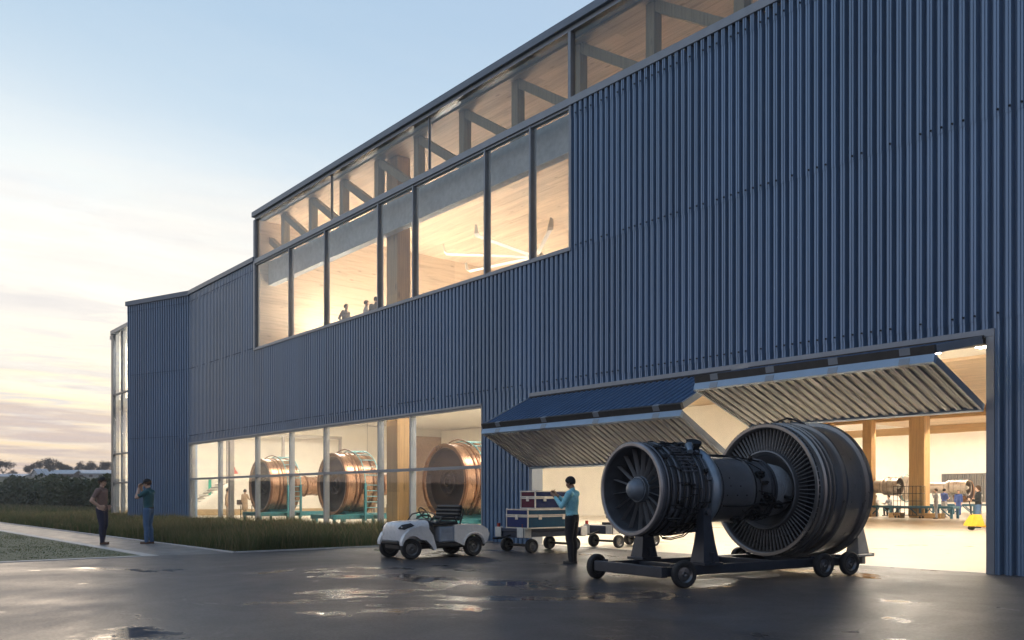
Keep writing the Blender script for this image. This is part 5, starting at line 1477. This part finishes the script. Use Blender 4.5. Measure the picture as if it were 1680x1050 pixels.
CP = Vector((0, -16.02, 0)); cr, cf = Vector((.6385,.7696,0)), Vector((-.7696,.6385,0))
def far(px_, dist): 
    p = CP+cf*dist+cr*((px_-840)/1420*dist); return (p.x, p.y, gh(p.x, p.y))
def bare_tree(name, seed, h_, w_):
    rg = random.Random(seed); mb = MB(); tips = []
    def grow(p, d, l, r, k):
        q = p+d*l; mb.tube([p, p.lerp(q, .5)+Vector((rg.uniform(-.05,.05)*l, rg.uniform(-.05,.05)*l, 0)), q], [r, r*.8, r*.62], 5)
        if k == 0: tips.append(q); return
        for _ in range(3 if k > 1 else 4):
            a = rg.uniform(0, 2*math.pi); t_ = rg.uniform(.35, .85)*w_
            nd = (d+Vector((math.cos(a), math.sin(a), .15))*t_).normalized()
            grow(p.lerp(q, rg.uniform(.6, 1)), nd, l*rg.uniform(.58, .78), r*.55, k-1); tips.append(q)
    grow(Vector((0,0,0)), Vector((0,0,1)), h_*.36, h_*.022, 4)
    tr_ = mb.mesh('trunk', M['bark'])
    Vs, Qs, o_ = [], [], 0
    for p in tips:
        V, Q = leaves(p, (h_*.10,)*3, 10, h_*.022); V = p[None] if False else V
        Vs.append(V); Qs.append(Q+o_); o_ += len(V)
    return tr_, np_mesh('crown', np.concatenate(Vs), np.concatenate(Qs), [M['twig']])
kinds = [bare_tree('t', s_, h_, w_) for s_, h_, w_ in ((1, 7, .8), (2, 7, 1.0), (3, 7, .65), (4, 7, .9))]
desc = ['leftmost at the frame edge, broad and bare', 'small one left of the white gabled house', 'dark one just left of the white gabled house', 'dense one right behind the white gabled house', 'low one between the house and the mast', 'bushy one just right of the thin mast', 'round one over the middle of the long shed', 'slim one over the right end of the long shed', 'low one past the right end of the shed', 'one above the left of the pale greenhouse', 'broad one above the middle of the greenhouse', 'short one above the right of the greenhouse', 'round one nearest the glazed end of the hall', 'far one behind the glazed end of the hall']
tx = [5, 20, 50, 70, 82, 93, 101, 112, 124, 134, 150, 162, 174, 190]
ts = [1.0, .5, .95, 1.05, .7, .95, .9, .8, .7, .8, 1.0, .75, 1.0, .8]
for k, (a, s_, dsc) in enumerate(zip(tx, ts, desc)):
    d_ = 262+9*(k % 3) if k != 0 else 250
    e = thing('bare_tree', f'bare winter tree on the skyline, {dsc}', 'tree', far(a, d_), 37*k, 'bare trees on the skyline'); e.scale = (s_*1.25, s_*1.25, s_*(.95+.1*(k % 2)))
    tr_, cw = kinds[k % 4]; link('trunk', tr_, e); link('crown', cw, e)
M['farwall'] = mat('pale_far_wall', (.50,.50,.50), .7); M['farroof'] = mat('pale_metal_roof', (.48,.50,.53), .5); M['shedwall'] = mat('dark_shed_wall', (.12,.10,.085), .8)
def gable(name, label, px0, px1, dist, hw, hr, wm_, rm_, depth, ang, cat, part_windows=0):
    p0, p1 = Vector(far(px0, dist)), Vector(far(px1, dist)); L_ = (p1-p0).length; c = (p0+p1)/2
    h_ = thing(name, label, cat, c, math.degrees(math.atan2(p1.y-p0.y, p1.x-p0.x))+ang)
    l = L_/2; w = depth/2
    MB().prism([(-w,-.5),(w,-.5),(w,hw),(0,hr),(-w,hw)], lambda u, v, x_: (x_, u, v), -l, l).build('wall', wm_, h_)
    mb = MB(); mb.prism([(-w-.3,hw-.15),(0,hr+.05),(w+.3,hw-.15),(w+.3,hw+.05),(0,hr+.28),(-w-.3,hw+.05)], lambda u, v, x_: (x_, u, v), -l-.3, l+.3); mb.build('roof', rm_, h_)
    for k in range(part_windows):
        x_ = -l+L_*(k+.7)/(part_windows+.4)
        MB().box(x_-.5,-w-.06,hw*.35,x_+.5,-w-.01,hw*.75).build('window', M['shedwall'], h_)
    return h_
h_ = gable('gabled_house', 'white gabled house on the skyline left of the thin mast', 57, 64, 242, 1.3, 2.6, M['farwall'], M['farroof'], 3, 60, 'house', 2)
gable('gabled_house', 'second white gable just right of the other gabled house', 67, 76, 246, 1.2, 2.7, M['farwall'], M['farroof'], 3.2, 70, 'house', 2)
gable('long_shed', 'long dark shed with pale roof on the skyline, right of the mast', 88, 127, 240, 1.35, 2.2, M['shedwall'], M['farroof'], 5, 0, 'shed', 0)
gable('greenhouse', 'long pale greenhouse on the skyline beside the glazed end of the hall', 131, 215, 244, 1.5, 2.3, M['farwall'], M['farroof'], 6, 0, 'greenhouse', 5)
gable('low_barn', 'low pale barn roof on the skyline at the left edge', -40, 47, 246, .7, 1.3, M['farwall'], M['farroof'], 6, 0, 'barn', 0)
a = far(87, 239); o = thing('mast', 'thin dark mast standing between the house and the long shed', 'mast', a)
MB().cyl((0,0,0),(0,0,4.6),.13,.09,n=8).build('pole', M['bark'], o); MB().box(-.5,-.06,4.1,.5,.06,4.2).build('crossbar', M['bark'], o)
